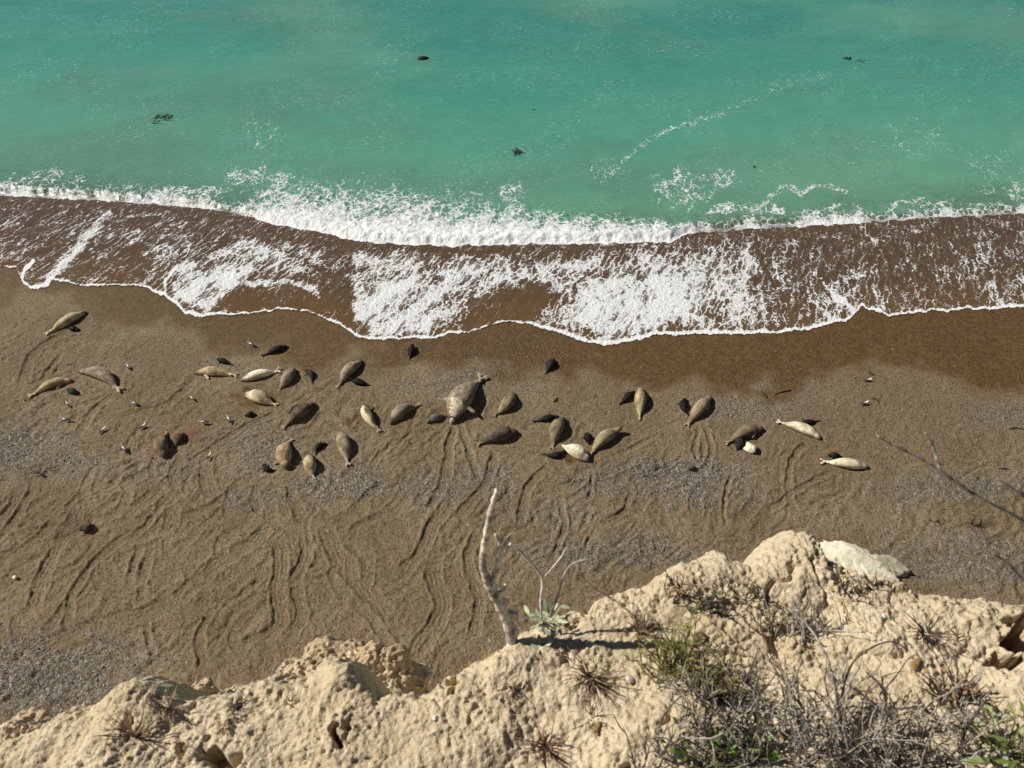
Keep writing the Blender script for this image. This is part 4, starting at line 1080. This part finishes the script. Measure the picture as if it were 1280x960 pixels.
weed('floating_kelp', 1074, 76, 14, 4, KELP_G, 'short kelp scraps floating beside the thin dark kelp strands', 'seaweed', .1, spread=.8)
weed('floating_kelp', 667, 138, 5, 4, KELP, 'tiny lone scrap of kelp adrift beyond the compact kelp clump', 'seaweed', .2, spread=2)
weed('floating_kelp', 941, 208, 9, 5, KELP_G, 'sunken looking kelp patch beside the ring of lacy foam', 'seaweed', .4, spread=1.5)
weed('washed_kelp', 940, 343, 9, 5, KELP, 'small black kelp scrap swept along in the thin swash', 'seaweed', 1.0, False, spread=1.6)
weed('washed_kelp', 1086, 468, 14, 5, KELP, 'dark seaweed scraps on damp sand beside a gull', 'seaweed', .9, False, spread=1.2)
weed('washed_kelp', 1090, 497, 22, 4, KELP, 'dry seaweed string on sand between two gulls', 'seaweed', -.2, False, spread=.6)
weed('washed_kelp', 52, 590, 26, 7, plain('dry_kelp', (.05, .04, .028), .8, .4, 8), 'heap of dark kelp sunk in the tracked sand by the left gravel', 'seaweed', .2, False, spread=.7)
weed('washed_kelp', 812, 592, 34, 6, DRIFT, 'dark line of dry seaweed across the grey gravel', 'seaweed', math.radians(38), False, spread=.2)
weed('washed_kelp', 1168, 652, 20, 8, DRIFT, 'dark strandline of dry seaweed beyond the big pale boulder', 'seaweed', -.1, False, spread=.5)
weed('washed_kelp', 1215, 657, 26, 8, DRIFT, 'thin strandline of weed trailing away from the pale boulder', 'seaweed', .0, False, spread=.35)
weed('washed_kelp', 131, 448, 6, 3, KELP, 'tiny weed scrap on smooth sand above the stout seal', 'seaweed', .4, False, spread=.6)
def stick(pts, r, label):
    W = [on_sand(*p) for p in pts]; c = W[0]
    b = MB(); b.tube([(*(w - c)[:2], w[2] - c[2] + r * .6 + .02 * (i % 2)) for i, w in enumerate(W)], [r * (1 - .5 * i / len(W)) for i in range(len(W))], 6, .4)
    link('driftwood_stick', b.mesh('driftwood_stick'), DRIFT, label=label, cat='driftwood', loc=tuple(c))
stick([(951, 490), (955, 493), (959, 498)], .06, 'short dark driftwood stick on sand above the cream white seal')
stick([(988, 488), (978, 490), (968, 493)], .05, 'longer thin driftwood stick lying beside the short one')
stick([(985, 511), (990, 513)], .03, 'tiny twig on sand above the cream white seal hind flippers')
stick([(697, 497), (692, 503), (697, 500)], .035, 'bent little twig on sand beyond the crescent shaped seal')
stick([(1262, 536), (1270, 535), (1280, 537)], .05, 'dark stick near the damp sand beyond the bare twig')
stick([(1248, 585), (1256, 586), (1262, 587)], .035, 'small stick on flat sand behind the bare twig tip')

# ------------------------------------------------------------------ crags lower on the cliff
def crag(cx, cy, rx, ry, topz, depth, seed, label):
    nu, nv = 230, 150
    u = np.linspace(0, 2 * math.pi, nu, endpoint=False); v = np.linspace(0, 1, nv)
    Vv, U = np.meshgrid(v, u, indexing='ij')
    prof = np.interp(Vv, [0, .04, .2, .38, .46, .55, .7, 1], [0, .12, .55, .88, .98, 1.06, 1.15, 1.5])
    zz = np.interp(Vv, [0, .04, .2, .38, .46, .55, .7, 1], [0, 0, -.03, -.07, -.14, -.30, -.8, -1.0 * depth])
    lob = 1 + .22 * fbm(np.cos(U) * 1.2 + 3, np.sin(U) * 1.2, 3, seed) * sstep(0, .4, Vv)
    X = prof * lob * rx * np.cos(U); Y = prof * lob * ry * np.sin(U); Z = zz
    top = sstep(.5, .3, Vv)
    n1 = fbm(X / .16 + 4, Y / .16 + zz / .2, 3, seed + 5); d1, _ = cells(X / .035 + zz / .05, Y / .035 - zz / .05, seed + 9); d2_, _ = cells(X / .016 + zz / .03, Y / .016, seed + 11)
    ridge = .05 * fbm(X / .3, Y / .3, 2, seed + 2)
    Z = Z + .04 * n1 + ridge + .015 * (1 - np.minimum(d1, 1)) + .012 * (1 - np.minimum(d2_, 1)) - .016 * sstep(.5, .8, fbm(X / .05, Y / .05, 2, seed + 21)) + .012 * fbm(X / .02, Y / .02, 2, seed + 22)
    out = (1 - top) * (.06 * n1 + .03 * (1 - np.minimum(d1, 1)))
    X = X + out * np.cos(U); Y = Y + out * np.sin(U)
    idx = np.arange(nv * nu).reshape(nv, nu); a = idx[:-1]; b = idx[1:]
    F = np.stack([a, b, np.roll(b, -1, 1), np.roll(a, -1, 1)], -1).reshape(-1, 4)
    o = link('cliff_crag', np_mesh('cliff_crag', np.stack([X, Y, Z], -1).reshape(-1, 3), F), ROCKY, label=label, cat='crag', loc=(cx, cy, topz))
    return o
d = ray(425, 838); t_ = 3.35 / -d[2]
crag(d[0] * t_, d[1] * t_ - .04,   .33, .17, CAM_H - 3.30, 5.0, 601, 'pale pebbly crag jutting from the cliff beyond a pointed clod')
d = ray(14, 912); t_ = 2.9 / -d[2]
crag(d[0] * t_, d[1] * t_ - .03, .13, .10, CAM_H - 2.9, 4.0, 651, 'little dark fissured crag below the cliff edge at the left gravel')
d = ray(246, 860); t_ = 2.9 / -d[2]
crag(d[0] * t_, d[1] * t_ - .05, .11, .10, CAM_H - 2.9, 4.0, 671, 'small pinkish crag poking out between two humps of the edge')

# ------------------------------------------------------------------ plants on the cliff edge
TWIG_G = plain('grey_twig', (.33, .30, .25), .85, .55, 60, .5); TWIG_D = plain('dark_twig', (.085, .066, .05), .85, .4, 60, .5); TWIG_W = plain('bleached_wood', (.72, .66, .55), .8, .45, 45, .8)
RED_GRASS = plain('red_dry_grass', (.25, .145, .105), .8, .4, 40, .2); STRAW = plain('straw', (.46, .34, .17), .8, .3, 40, .2); GREENY = plain('green_stems', (.13, .135, .035), .7, .4, 30, .2)
LEAF = plain('green_leaf', (.16, .26, .04), .5, .35, 30, .2, .4); LICHEN = plain('lichen_leaf', (.56, .59, .38), .85, .25, 60, .5); OCHRE = plain('dead_leaf', (.34, .22, .09), .8, .3, 30, .3)

def rdir(rs, base, spread):
    v = Vector(base).normalized() + Vector((rs.gauss(0, spread), rs.gauss(0, spread), rs.gauss(0, spread)))
    return v.normalized()

def wander(rs, p, d, length, n, bend, pull=(0, 0, 0)):
    p = Vector(p); d = Vector(d).normalized(); out = [p.copy()]
    for i in range(n):
        d = (d + Vector((rs.gauss(0, bend), rs.gauss(0, bend), rs.gauss(0, bend))) + Vector(pull)).normalized()
        p = p + d * (length / n); out.append(p.copy())
    return out

def root_at(name, px, py, label, cat, group=None):
    c = on_cliff(px, py)
    return link(name, None, label=label, cat=cat, group=group, loc=(c[0], c[1], c[2] - .006)), c

def tuft(px, py, size, nb, mat, label, flat=.35, wd=.0017, seed=0, mat2=None, upb=(0, .25, .8), shares=.25, group='dry grass tufts on the cliff edge'):
    """Rosette of thin dry blades; size in photo pixels."""
    rs = random.Random(seed + int(px))
    o, c = root_at('grass_tuft', px, py, label, 'grass tuft', group)
    k = 2.05 / FPX
    A = MB(); B_ = MB(); lean = rs.uniform(0, 6.28)
    for i in range(nb):
        a = rs.gauss(lean, 1.5); e = rs.uniform(.1, 1.0) ** (1 + flat)
        d = Vector((math.cos(a), math.sin(a), .15 + 1.3 * e)) + Vector(upb) * .3
        l = size * k * rs.uniform(.3, 1.0) * .52
        pts = wander(rs, (rs.gauss(0, .004), rs.gauss(0, .004), -.004), d, l, 4, .16, (0, 0, -.06))
        m = B_ if (mat2 is not None and rs.random() < shares) else A
        w = wd * rs.uniform(.6, 1.3)
        m.tube(pts, [w, w, w * .85, w * .6, w * .2], 4)
    link('blades', A.mesh('blades'), mat, o, kind='stuff')
    if mat2 is not None and B_.v: link('dry_blades', B_.mesh('dry_blades'), mat2, o, kind='stuff')
    return o

tuft(168, 922, 110, 34, RED_GRASS, 'reddish spiky dry tuft at the left end of the cliff edge', seed=1, mat2=STRAW)
tuft(212, 885, 74, 22, RED_GRASS, 'thin reddish tuft between the hump and a dark cleft', seed=2, mat2=STRAW)
tuft(185, 876, 46, 14, RED_GRASS, 'wispy reddish tuft on top of the left hump', seed=21)
tuft(291, 889, 50, 24, TWIG_D, 'compact dark tuft in front of the pointed clod', .1, seed=3)
tuft(362, 882, 40, 18, STRAW, 'small pale straw tuft next to the pointed clod', seed=4, mat2=RED_GRASS)
tuft(283, 905, 34, 12, STRAW, 'tiny straw tuft below the compact dark tuft', seed=41)
tuft(738, 846, 110, 60, RED_GRASS, 'dense red brown tuft with green heart above a white pebble', seed=5, mat2=GREENY, shares=.35)
tuft(742, 900, 66, 26, TWIG_D, 'small dark tuft below the dense red brown tuft', seed=6, mat2=RED_GRASS)
tuft(684, 934, 96, 60, RED_GRASS, 'bushy brown tuft growing lowest on the bare slope', seed=7, mat2=STRAW)
tuft(640, 858, 44, 12, RED_GRASS, 'sparse tuft near the crumbling rim beside the dead stump', seed=8)
tuft(700, 815, 36, 10, STRAW, 'sparse straw blades below the lichened plant', seed=9)
tuft(1158, 792, 92, 34, TWIG_D, 'star shaped dark tuft on the bare right slope', .9, seed=10, mat2=RED_GRASS)
tuft(1092, 736, 60, 30, TWIG_D, 'dusky tuft hugging the rim before the pale boulder', seed=11, mat2=GREENY)
tuft(800, 790, 80, 40, RED_GRASS, 'reddish tuft leaning over the yellow green clump', seed=12, mat2=STRAW)
tuft(610, 812, 34, 14, STRAW, 'bleached stubble on the rim left of the dead stump', .0, seed=13)
tuft(585, 826, 30, 12, STRAW, 'bleached stubble lowest on the rim near the pebbly crag', .0, seed=14)
tuft(735, 770, 44, 12, OCHRE, 'orange dry tuft in the crack beside the lichened plant', .2, seed=15)
tuft(1200, 800, 60, 18, RED_GRASS, 'thin brown tuft next to the black cavity', .7, seed=16, mat2=STRAW)
tuft(1020, 760, 56, 26, TWIG_D, 'dark tuft at the crook of a leaning stem', .3, seed=17, mat2=GREENY)

def herb(px, py, size, nst, stem, leafm, label, cat='plant', nleaf=6, leaf=(.016, .006), seed=0, up=(0, .35, .85), spread=.35, thick=.0016, name='herb', leafname='leaf_mass', group=None):
    """Many fine stems with small leaves."""
    rs = random.Random(seed * 13 + 5); o, c = root_at(name, px, py, label, cat, group)
    k = 2.0 / FPX; A = MB(); Lf = MB()
    for i in range(nst):
        b = (rs.gauss(0, size * k * .16), rs.gauss(0, size * k * .10), -.006)
        pts = wander(rs, b, rdir(rs, up, spread), size * k * rs.uniform(.35, .85), 5, .14)
        A.tube(pts, [thick, thick, thick * .9, thick * .8, thick * .6, thick * .3], 4)
        for j in range(nleaf):
            q = pts[rs.randint(2, 5)]; Lf.blade(q, rdir(rs, (0, .2, .5), .8), (0, 0, 1), leaf[0] * rs.uniform(.6, 1.3), leaf[1] * rs.uniform(.7, 1.2), .3, 3)
    link('stems', A.mesh('stems'), stem, o, kind='stuff')
    if nleaf: link(leafname, Lf.mesh(leafname), leafm, o, kind='stuff')
    return o
herb(842, 842, 100, 60, GREENY, plain('yellow_green_leaf', (.17, .16, .035), .7, .4, 30), 'yellow green feathery clump beside the grey dead shrub', seed=3, nleaf=7, leaf=(.018, .003))
herb(885, 868, 84, 60, TWIG_D, plain('olive_leaf', (.20, .16, .05), .7, .4, 30), 'ochre tinged low herb merging into the dead shrub', seed=4, nleaf=6, leaf=(.016, .004))
herb(885, 764, 62, 16, TWIG_D, plain('dull_green_leaf', (.085, .085, .04), .7, .4, 30), 'dull green brown mat of herb on the upper slope', seed=5, nleaf=7, leaf=(.014, .005))
herb(850, 745, 50, 14, TWIG_D, OCHRE, 'ochre seed headed weed standing on the rim', seed=6, nleaf=3, leaf=(.014, .004))
herb(930, 752, 54, 12, TWIG_D, plain('dusty_leaf', (.15, .125, .07), .8, .4, 30), 'dusty brown herb below the high point of the rim', seed=7, nleaf=5, leaf=(.014, .005))
herb(1015, 800, 90, 34, TWIG_G, STRAW, 'straw coloured fan of leaning stems above the dead shrub', seed=8, nleaf=1, leaf=(.02, .003), up=(-.25, .5, .6), thick=.0022)
herb(1195, 880, 80, 26, TWIG_D, OCHRE, 'brown twiggy plant with orange dead leaves', seed=9, nleaf=2, leaf=(.020, .007), thick=.0026)
herb(1070, 745, 50, 14, TWIG_D, plain('grey_brown_leaf', (.13, .10, .06), .8, .4, 30), 'low brown weed along the rim before the boulder', seed=10, nleaf=4, leaf=(.013, .004))
herb(960, 790, 56, 14, TWIG_D, plain('mossy_leaf', (.11, .10, .045), .8, .4, 30), 'mossy brown weed in the shade of leaning stems', seed=12, nleaf=4, leaf=(.013, .004))

def dead_shrub(px, py, size, nst, label, seed, up=(0, .45, .75), side=5):
    rs = random.Random(seed); o, c = root_at('dead_shrub', px, py, label, 'shrub', 'grey dead shrubs on the cliff edge')
    k = 1.9 / FPX; A = MB(); B_ = MB()
    for i in range(nst):
        m = A if rs.random() < .52 else B_
        b = (rs.gauss(0, size * k * .30), rs.gauss(0, size * k * .12), -.01)
        l = size * k * rs.uniform(.35, .95); r = rs.uniform(.0014, .0032)
        pts = wander(rs, b, rdir(rs, up, .36), l, 6, .17)
        m.tube(pts, [r * (1 - .11 * j) for j in range(7)], 5, .5)
        for j in range(side):
            q = rs.randint(1, 5)
            p2 = wander(rs, pts[q], rdir(rs, pts[q + 1] - pts[q], 1.0), l * rs.uniform(.12, .38), 4, .32)
            m.tube(p2, [r * .62, r * .55, r * .48, r * .36, r * .2], 4, .5)
    link('grey_twigs', A.mesh('grey_twigs'), TWIG_G, o, kind='stuff'); link('dark_twigs', B_.mesh('dark_twigs'), TWIG_D, o, kind='stuff')
dead_shrub(905, 935, 160, 34, 'grey dead shrub tangled with green leaves at its foot', 51)
dead_shrub(990, 950, 165, 46, 'densest grey dead shrub in the middle of the thicket', 52)
dead_shrub(1075, 955, 155, 38, 'grey dead shrub with blackened twigs beside the orange leaved plant', 53)
dead_shrub(1170, 965, 130, 22, 'sparse dead shrub between the thicket and the fleshy green plant', 54)
dead_shrub(1255, 950, 120, 14, 'thin dead shrub behind the fleshy green plant', 55)
dead_shrub(850, 970, 110, 18, 'low grey dead shrub at the left end of the thicket', 56)

def leafy(px, py, n, size, mat, label, name='leafy_plant', leaf=(.030, .014), seed=1, up=.8, cat='plant', stem=None):
    """Plant whose single leaves can be told apart: every leaf a part."""
    rs = random.Random(seed); o, c = root_at(name, px, py, label, cat)
    S = MB()
    m = MB(); m.blade((0, 0, 0), (1, 0, 0), (0, 0, 1), 1.0, leaf[1] / leaf[0], .22, 5); lm = m.mesh('leaf'); lm.materials.append(mat)
    for i in range(n):
        a = rs.uniform(0, 6.28); tip = Vector((math.cos(a) * size * rs.uniform(.2, 1), math.sin(a) * size * rs.uniform(.2, 1) * .8, size * rs.uniform(.25, up)))
        pts = wander(rs, (0, 0, -.01), tip, tip.length * .9, 3, .1)
        S.tube(pts, .0014, 4)
        l = link('leaf', lm, None, o); l.location = pts[-1]
        l.rotation_euler = (rs.gauss(0, .4), rs.uniform(-.9, .1), a + rs.gauss(0, .5)); l.scale = (leaf[0] * rs.uniform(.6, 1.25),) * 3
    link('stems', S.mesh('stems'), stem or GREENY, o)
leafy(880, 952, 34, .11, LEAF, 'bright green small leaved plant under the grey dead shrub', seed=61, leaf=(.026, .013))
leafy(942, 952, 14, .085, LEAF, 'bright green sprig with round leaves inside the thicket', seed=62, leaf=(.030, .018))
leafy(962, 890, 10, .07, LEAF, 'tiny green sprig caught high in the dead shrub', seed=63, leaf=(.018, .010))
leafy(1262, 945, 26, .10, plain('fleshy_leaf', (.20, .25, .055), .45, .3, 25, .2, .5), 'fleshy pointed green plant at the right foot of the slope', name='succulent', seed=64, leaf=(.048, .011), up=1.1)
leafy(1238, 935, 12, .07, LICHEN, 'pale lichened plant with curled leaves beside the fleshy green plant', name='lichened_plant', seed=65, leaf=(.050, .010), up=1.0)
leafy(680, 776, 36, .050, LICHEN, 'pale mint green lichened plant in a crack beside the dead stump', name='lichened_plant', seed=66, leaf=(.028, .013), up=2.0, stem=LICHEN)
leafy(676, 808, 7, .022, LICHEN, 'little mint green lichen sprig just below the lichened plant', name='lichened_plant', seed=67, leaf=(.020, .010), up=1.0, stem=LICHEN)

# dead stump: main stem rises from the rim towards the viewer's line of sight
def at(px, py, dist):
    return np.array([0, 0, CAM_H]) + ray(px, py) * dist
def branch_thing(name, label, cat, base_px, base_d, stems, mat, partnames):
    B0 = on_cliff(*base_px) if base_d is None else at(*base_px, base_d)
    o = link(name, None, label=label, cat=cat, loc=tuple(B0))
    for nm, pts, radii in stems:
        W = [Vector(at(*p[:2], p[2])) - Vector(B0) for p in pts]
        W = [Vector(q) for q in smooth_line([tuple(w) for w in W], 4)]
        rr = np.interp(np.linspace(0, 1, len(W)), np.linspace(0, 1, len(radii)), radii)
        rr = [r * ({'dead_stump': .86, 'bare_twig': .68, 'dry_stalk': .68}.get(name, 1.0)) * (1 + .16 * math.sin(i * 2.3) + random.uniform(-.10, .10)) for i, r in enumerate(rr)]
        b = MB(); b.tube(W, rr, 9, .30)
        link(nm, b.mesh(nm), mat, o)
    return o
c0 = on_cliff(641, 806); d0 = float((c0[1] * cP + (CAM_H - c0[2]) * sP))
D = d0
branch_thing('dead_stump', 'bleached dead forked stump standing on the cliff rim', 'dead plant', (641, 806), None, [
  ('trunk', [(642, 812, D + .02), (639, 795, D), (634, 775, D - .03), (624, 755, D - .06), (615, 738, D - .09), (608, 722, D - .11)], [.019, .018, .017, .016, .015, .013]),
  ('branch', [(610, 728, D - .105), (604, 708, D - .13), (605, 685, D - .16), (610, 655, D - .20), (616, 630, D - .23), (621, 612, D - .25)], [.012, .010, .0095, .0085, .008, .005]),
  ('branch', [(615, 732, D - .10), (620, 712, D - .12), (626, 695, D - .14), (632, 680, D - .16), (636, 671, D - .17)], [.009, .0075, .0065, .006, .005]),
  ('twig', [(627, 688, D - .15), (623, 676, D - .155), (619, 667, D - .16)], [.005, .0045, .004]),
  ('twig', [(616, 628, D - .23), (611, 627, D - .235), (609, 622, D - .24)], [.004, .003, .002]), ('twig', [(617, 628, D - .23), (624, 625, D - .235), (629, 621, D - .24)], [.004, .003, .002]),
  ('twig', [(635, 672, D - .17), (642, 665, D - .18), (650, 660, D - .19)], [.003, .002, .001]),
  ('stub', [(622, 742, D - .07), (630, 737, D - .08), (632, 730, D - .085)], [.009, .007, .004]),
  ('stub', [(636, 765, D - .03), (645, 768, D - .035), (646, 775, D - .03)], [.008, .006, .004])], plain('bleached_bark', (.55, .48, .37), .85, .7, 38, 1.0), None)
branch_thing('dry_stalk', 'straight white straw stalk leaning from the lichened plant to the dead stump', 'dead plant', (678, 770), None, [
  ('stalk', [(677, 775, D), (676, 750, D - .03), (677, 722, D - .06), (660, 700, D - .08), (646, 685, D - .10), (637, 680, D - .11)], [.0045, .0045, .0045, .0048, .005, .005]),
  ('twig', [(680, 722, D - .06), (692, 708, D - .08), (702, 695, D - .10), (708, 684, D - .12)], [.003, .0028, .002, .0015])], TWIG_W, None)
branch_thing('dry_stalk', 'grey hooked dry stalk rising behind the lichened plant', 'dead plant', (688, 768), None, [
  ('stalk', [(688, 772, D), (697, 745, D - .03), (704, 722, D - .05), (712, 708, D - .07), (722, 702, D - .08), (738, 698, D - .09)], [.004, .004, .004, .004, .0035, .002]),
  ('twig', [(699, 738, D - .03), (698, 722, D - .05), (700, 708, D - .06)], [.0025, .002, .001])], TWIG_G, None)
branch_thing('dry_stalk', 'slanting white splinter of stalk at the rim below the dead stump', 'dead plant', (626, 818), None, [('stalk', [(627, 820, D), (618, 808, D - .02), (611, 799, D - .03)], [.0035, .003, .0015])], TWIG_W, None)
branch_thing('dry_stalk', 'long thin red stalk lying down the slope towards the yellow green clump', 'dead plant', (800, 775), None, [
  ('stalk', [(812, 790, 1.88), (790, 768, 1.87), (765, 748, 1.87), (742, 735, 1.86), (730, 722, 1.86), (724, 715, 1.85)], [.003, .003, .0025, .002, .002, .001])], RED_GRASS, None)
branch_thing('dry_stalk', 'arched dark stem bowing over the bare soil above the thicket', 'dead plant', (1052, 870), None, [
  ('stalk', [(1050, 880, 1.82), (1062, 835, 1.76), (1085, 812, 1.74), (1115, 802, 1.74), (1138, 815, 1.76)], [.004, .0036, .003, .0025, .0015]), ('twig', [(1100, 868, 1.80), (1120, 845, 1.77), (1136, 822, 1.76)], [.003, .0025, .0015])], TWIG_D, None)
branch_thing('dry_stalk', 'thick pale stem slanting up the slope from the densest dead shrub', 'dead plant', (1050, 900), None, [
  ('stalk', [(1052, 905, 1.80), (1042, 850, 1.75), (1030, 815, 1.76), (1012, 785, 1.78), (985, 760, 1.80)], [.006, .0055, .005, .004, .003])], TWIG_G, None)
branch_thing('dry_stalk', 'hooked dark twig beside the pale lichened curl', 'dead plant', (1205, 940), None, [
  ('stalk', [(1200, 950, 1.74), (1206, 915, 1.70), (1222, 890, 1.68), (1232, 878, 1.68), (1242, 884, 1.69)], [.0055, .005, .0045, .004, .002]), ('twig', [(1207, 912, 1.70), (1185, 905, 1.68), (1168, 915, 1.68)], [.004, .003, .002])], TWIG_D, None)
# a bare twig whose root is outside the frame arches in, closer to the viewer
branch_thing('bare_twig', 'thin knobbly bare twig arching out over the beach from the right slope', 'dead plant', (1400, 850), None, [
  ('stem', [(1402, 862, 1.75), (1370, 770, 1.55), (1325, 690, 1.40), (1280, 652, 1.30), (1240, 630, 1.25), (1205, 610, 1.22), (1175, 588, 1.20), (1145, 570, 1.18), (1120, 558, 1.17), (1097, 545, 1.16)], [.008, .007, .006, .0048, .0044, .004, .004, .0035, .003, .0018]),
  ('side_twig', [(1175, 588, 1.20), (1170, 570, 1.19), (1165, 555, 1.18), (1156, 541, 1.17)], [.0032, .003, .003, .0018]),
  ('side_twig', [(1325, 690, 1.40), (1300, 640, 1.34), (1280, 622, 1.30), (1262, 608, 1.28), (1246, 598, 1.27)], [.004, .0036, .0032, .003, .0018]),
  ('side_twig', [(1280, 622, 1.30), (1274, 606, 1.29), (1268, 592, 1.28)], [.003, .0025, .0018]),
  ('side_twig', [(1370, 770, 1.55), (1320, 748, 1.46), (1280, 726, 1.42), (1262, 705, 1.40), (1240, 692, 1.38)], [.005, .0045, .004, .003, .0018])],
  plain('knobbly_bark', (.33, .29, .24), .85, .95, 45, .8), None)

# loose clods, stones and fallen leaves on the slope
for (px, py, r, sd, lab) in [(758, 856, .007, 1, 'small white pebble beside the dense red brown tuft'), (786, 850, .010, 2, 'whitish clod next to the white pebble'), (875, 800, .017, 3, 'dark round clod below the dull herb mat'),
                             (544, 898, .008, 5, 'tiny white stone on the bare pale slope below the crag'), (1105, 771, .007, 6, 'tiny white chip on the slope above the arched stem')]:
    c = on_cliff(px, py)
    link('stone', rock_mesh('stone', r, r * .85, r * .75, 700 + sd, 20, 12, .14), plain('stone_%d' % sd, (.16, .12, .075) if sd == 3 else (.68, .64, .56), .85, .2, 60), label=lab, cat='stone', loc=(c[0], c[1], c[2] + r * .4))
def fallen(px, py, a, l, lab):
    c = on_cliff(px, py); m = MB(); m.blade((0, 0, 0), (1, 0, .12), (0, 0, 1), l, l * .42, .25, 5)
    o = link('fallen_leaf', m.mesh('fallen_leaf'), OCHRE, label=lab, cat='leaf', loc=(c[0], c[1], c[2] + .006)); o.rotation_euler = (.2, 0, a)
    sd = o.modifiers.new('thick', 'SOLIDIFY'); sd.thickness = .0012
fallen(1138, 836, .6, .045, 'orange dead leaf resting at the tip of the arched stem'); fallen(1036, 738, .1, .045, 'orange dead leaf on the rim by the high point'); fallen(1098, 822, 1.0, .024, 'small orange leaf under the arched stem')
fallen(742, 918, 1.0, .035, 'orange straw leaf below the small dark tuft'); fallen(812, 888, .3, .018, 'tiny orange leaf left of the ochre tinged herb'); fallen(975, 925, .5, .04, 'orange leaf lodged in the densest dead shrub')
fallen(1192, 875, .9, .05, 'orange leaf stuck upright in the brown twiggy plant')
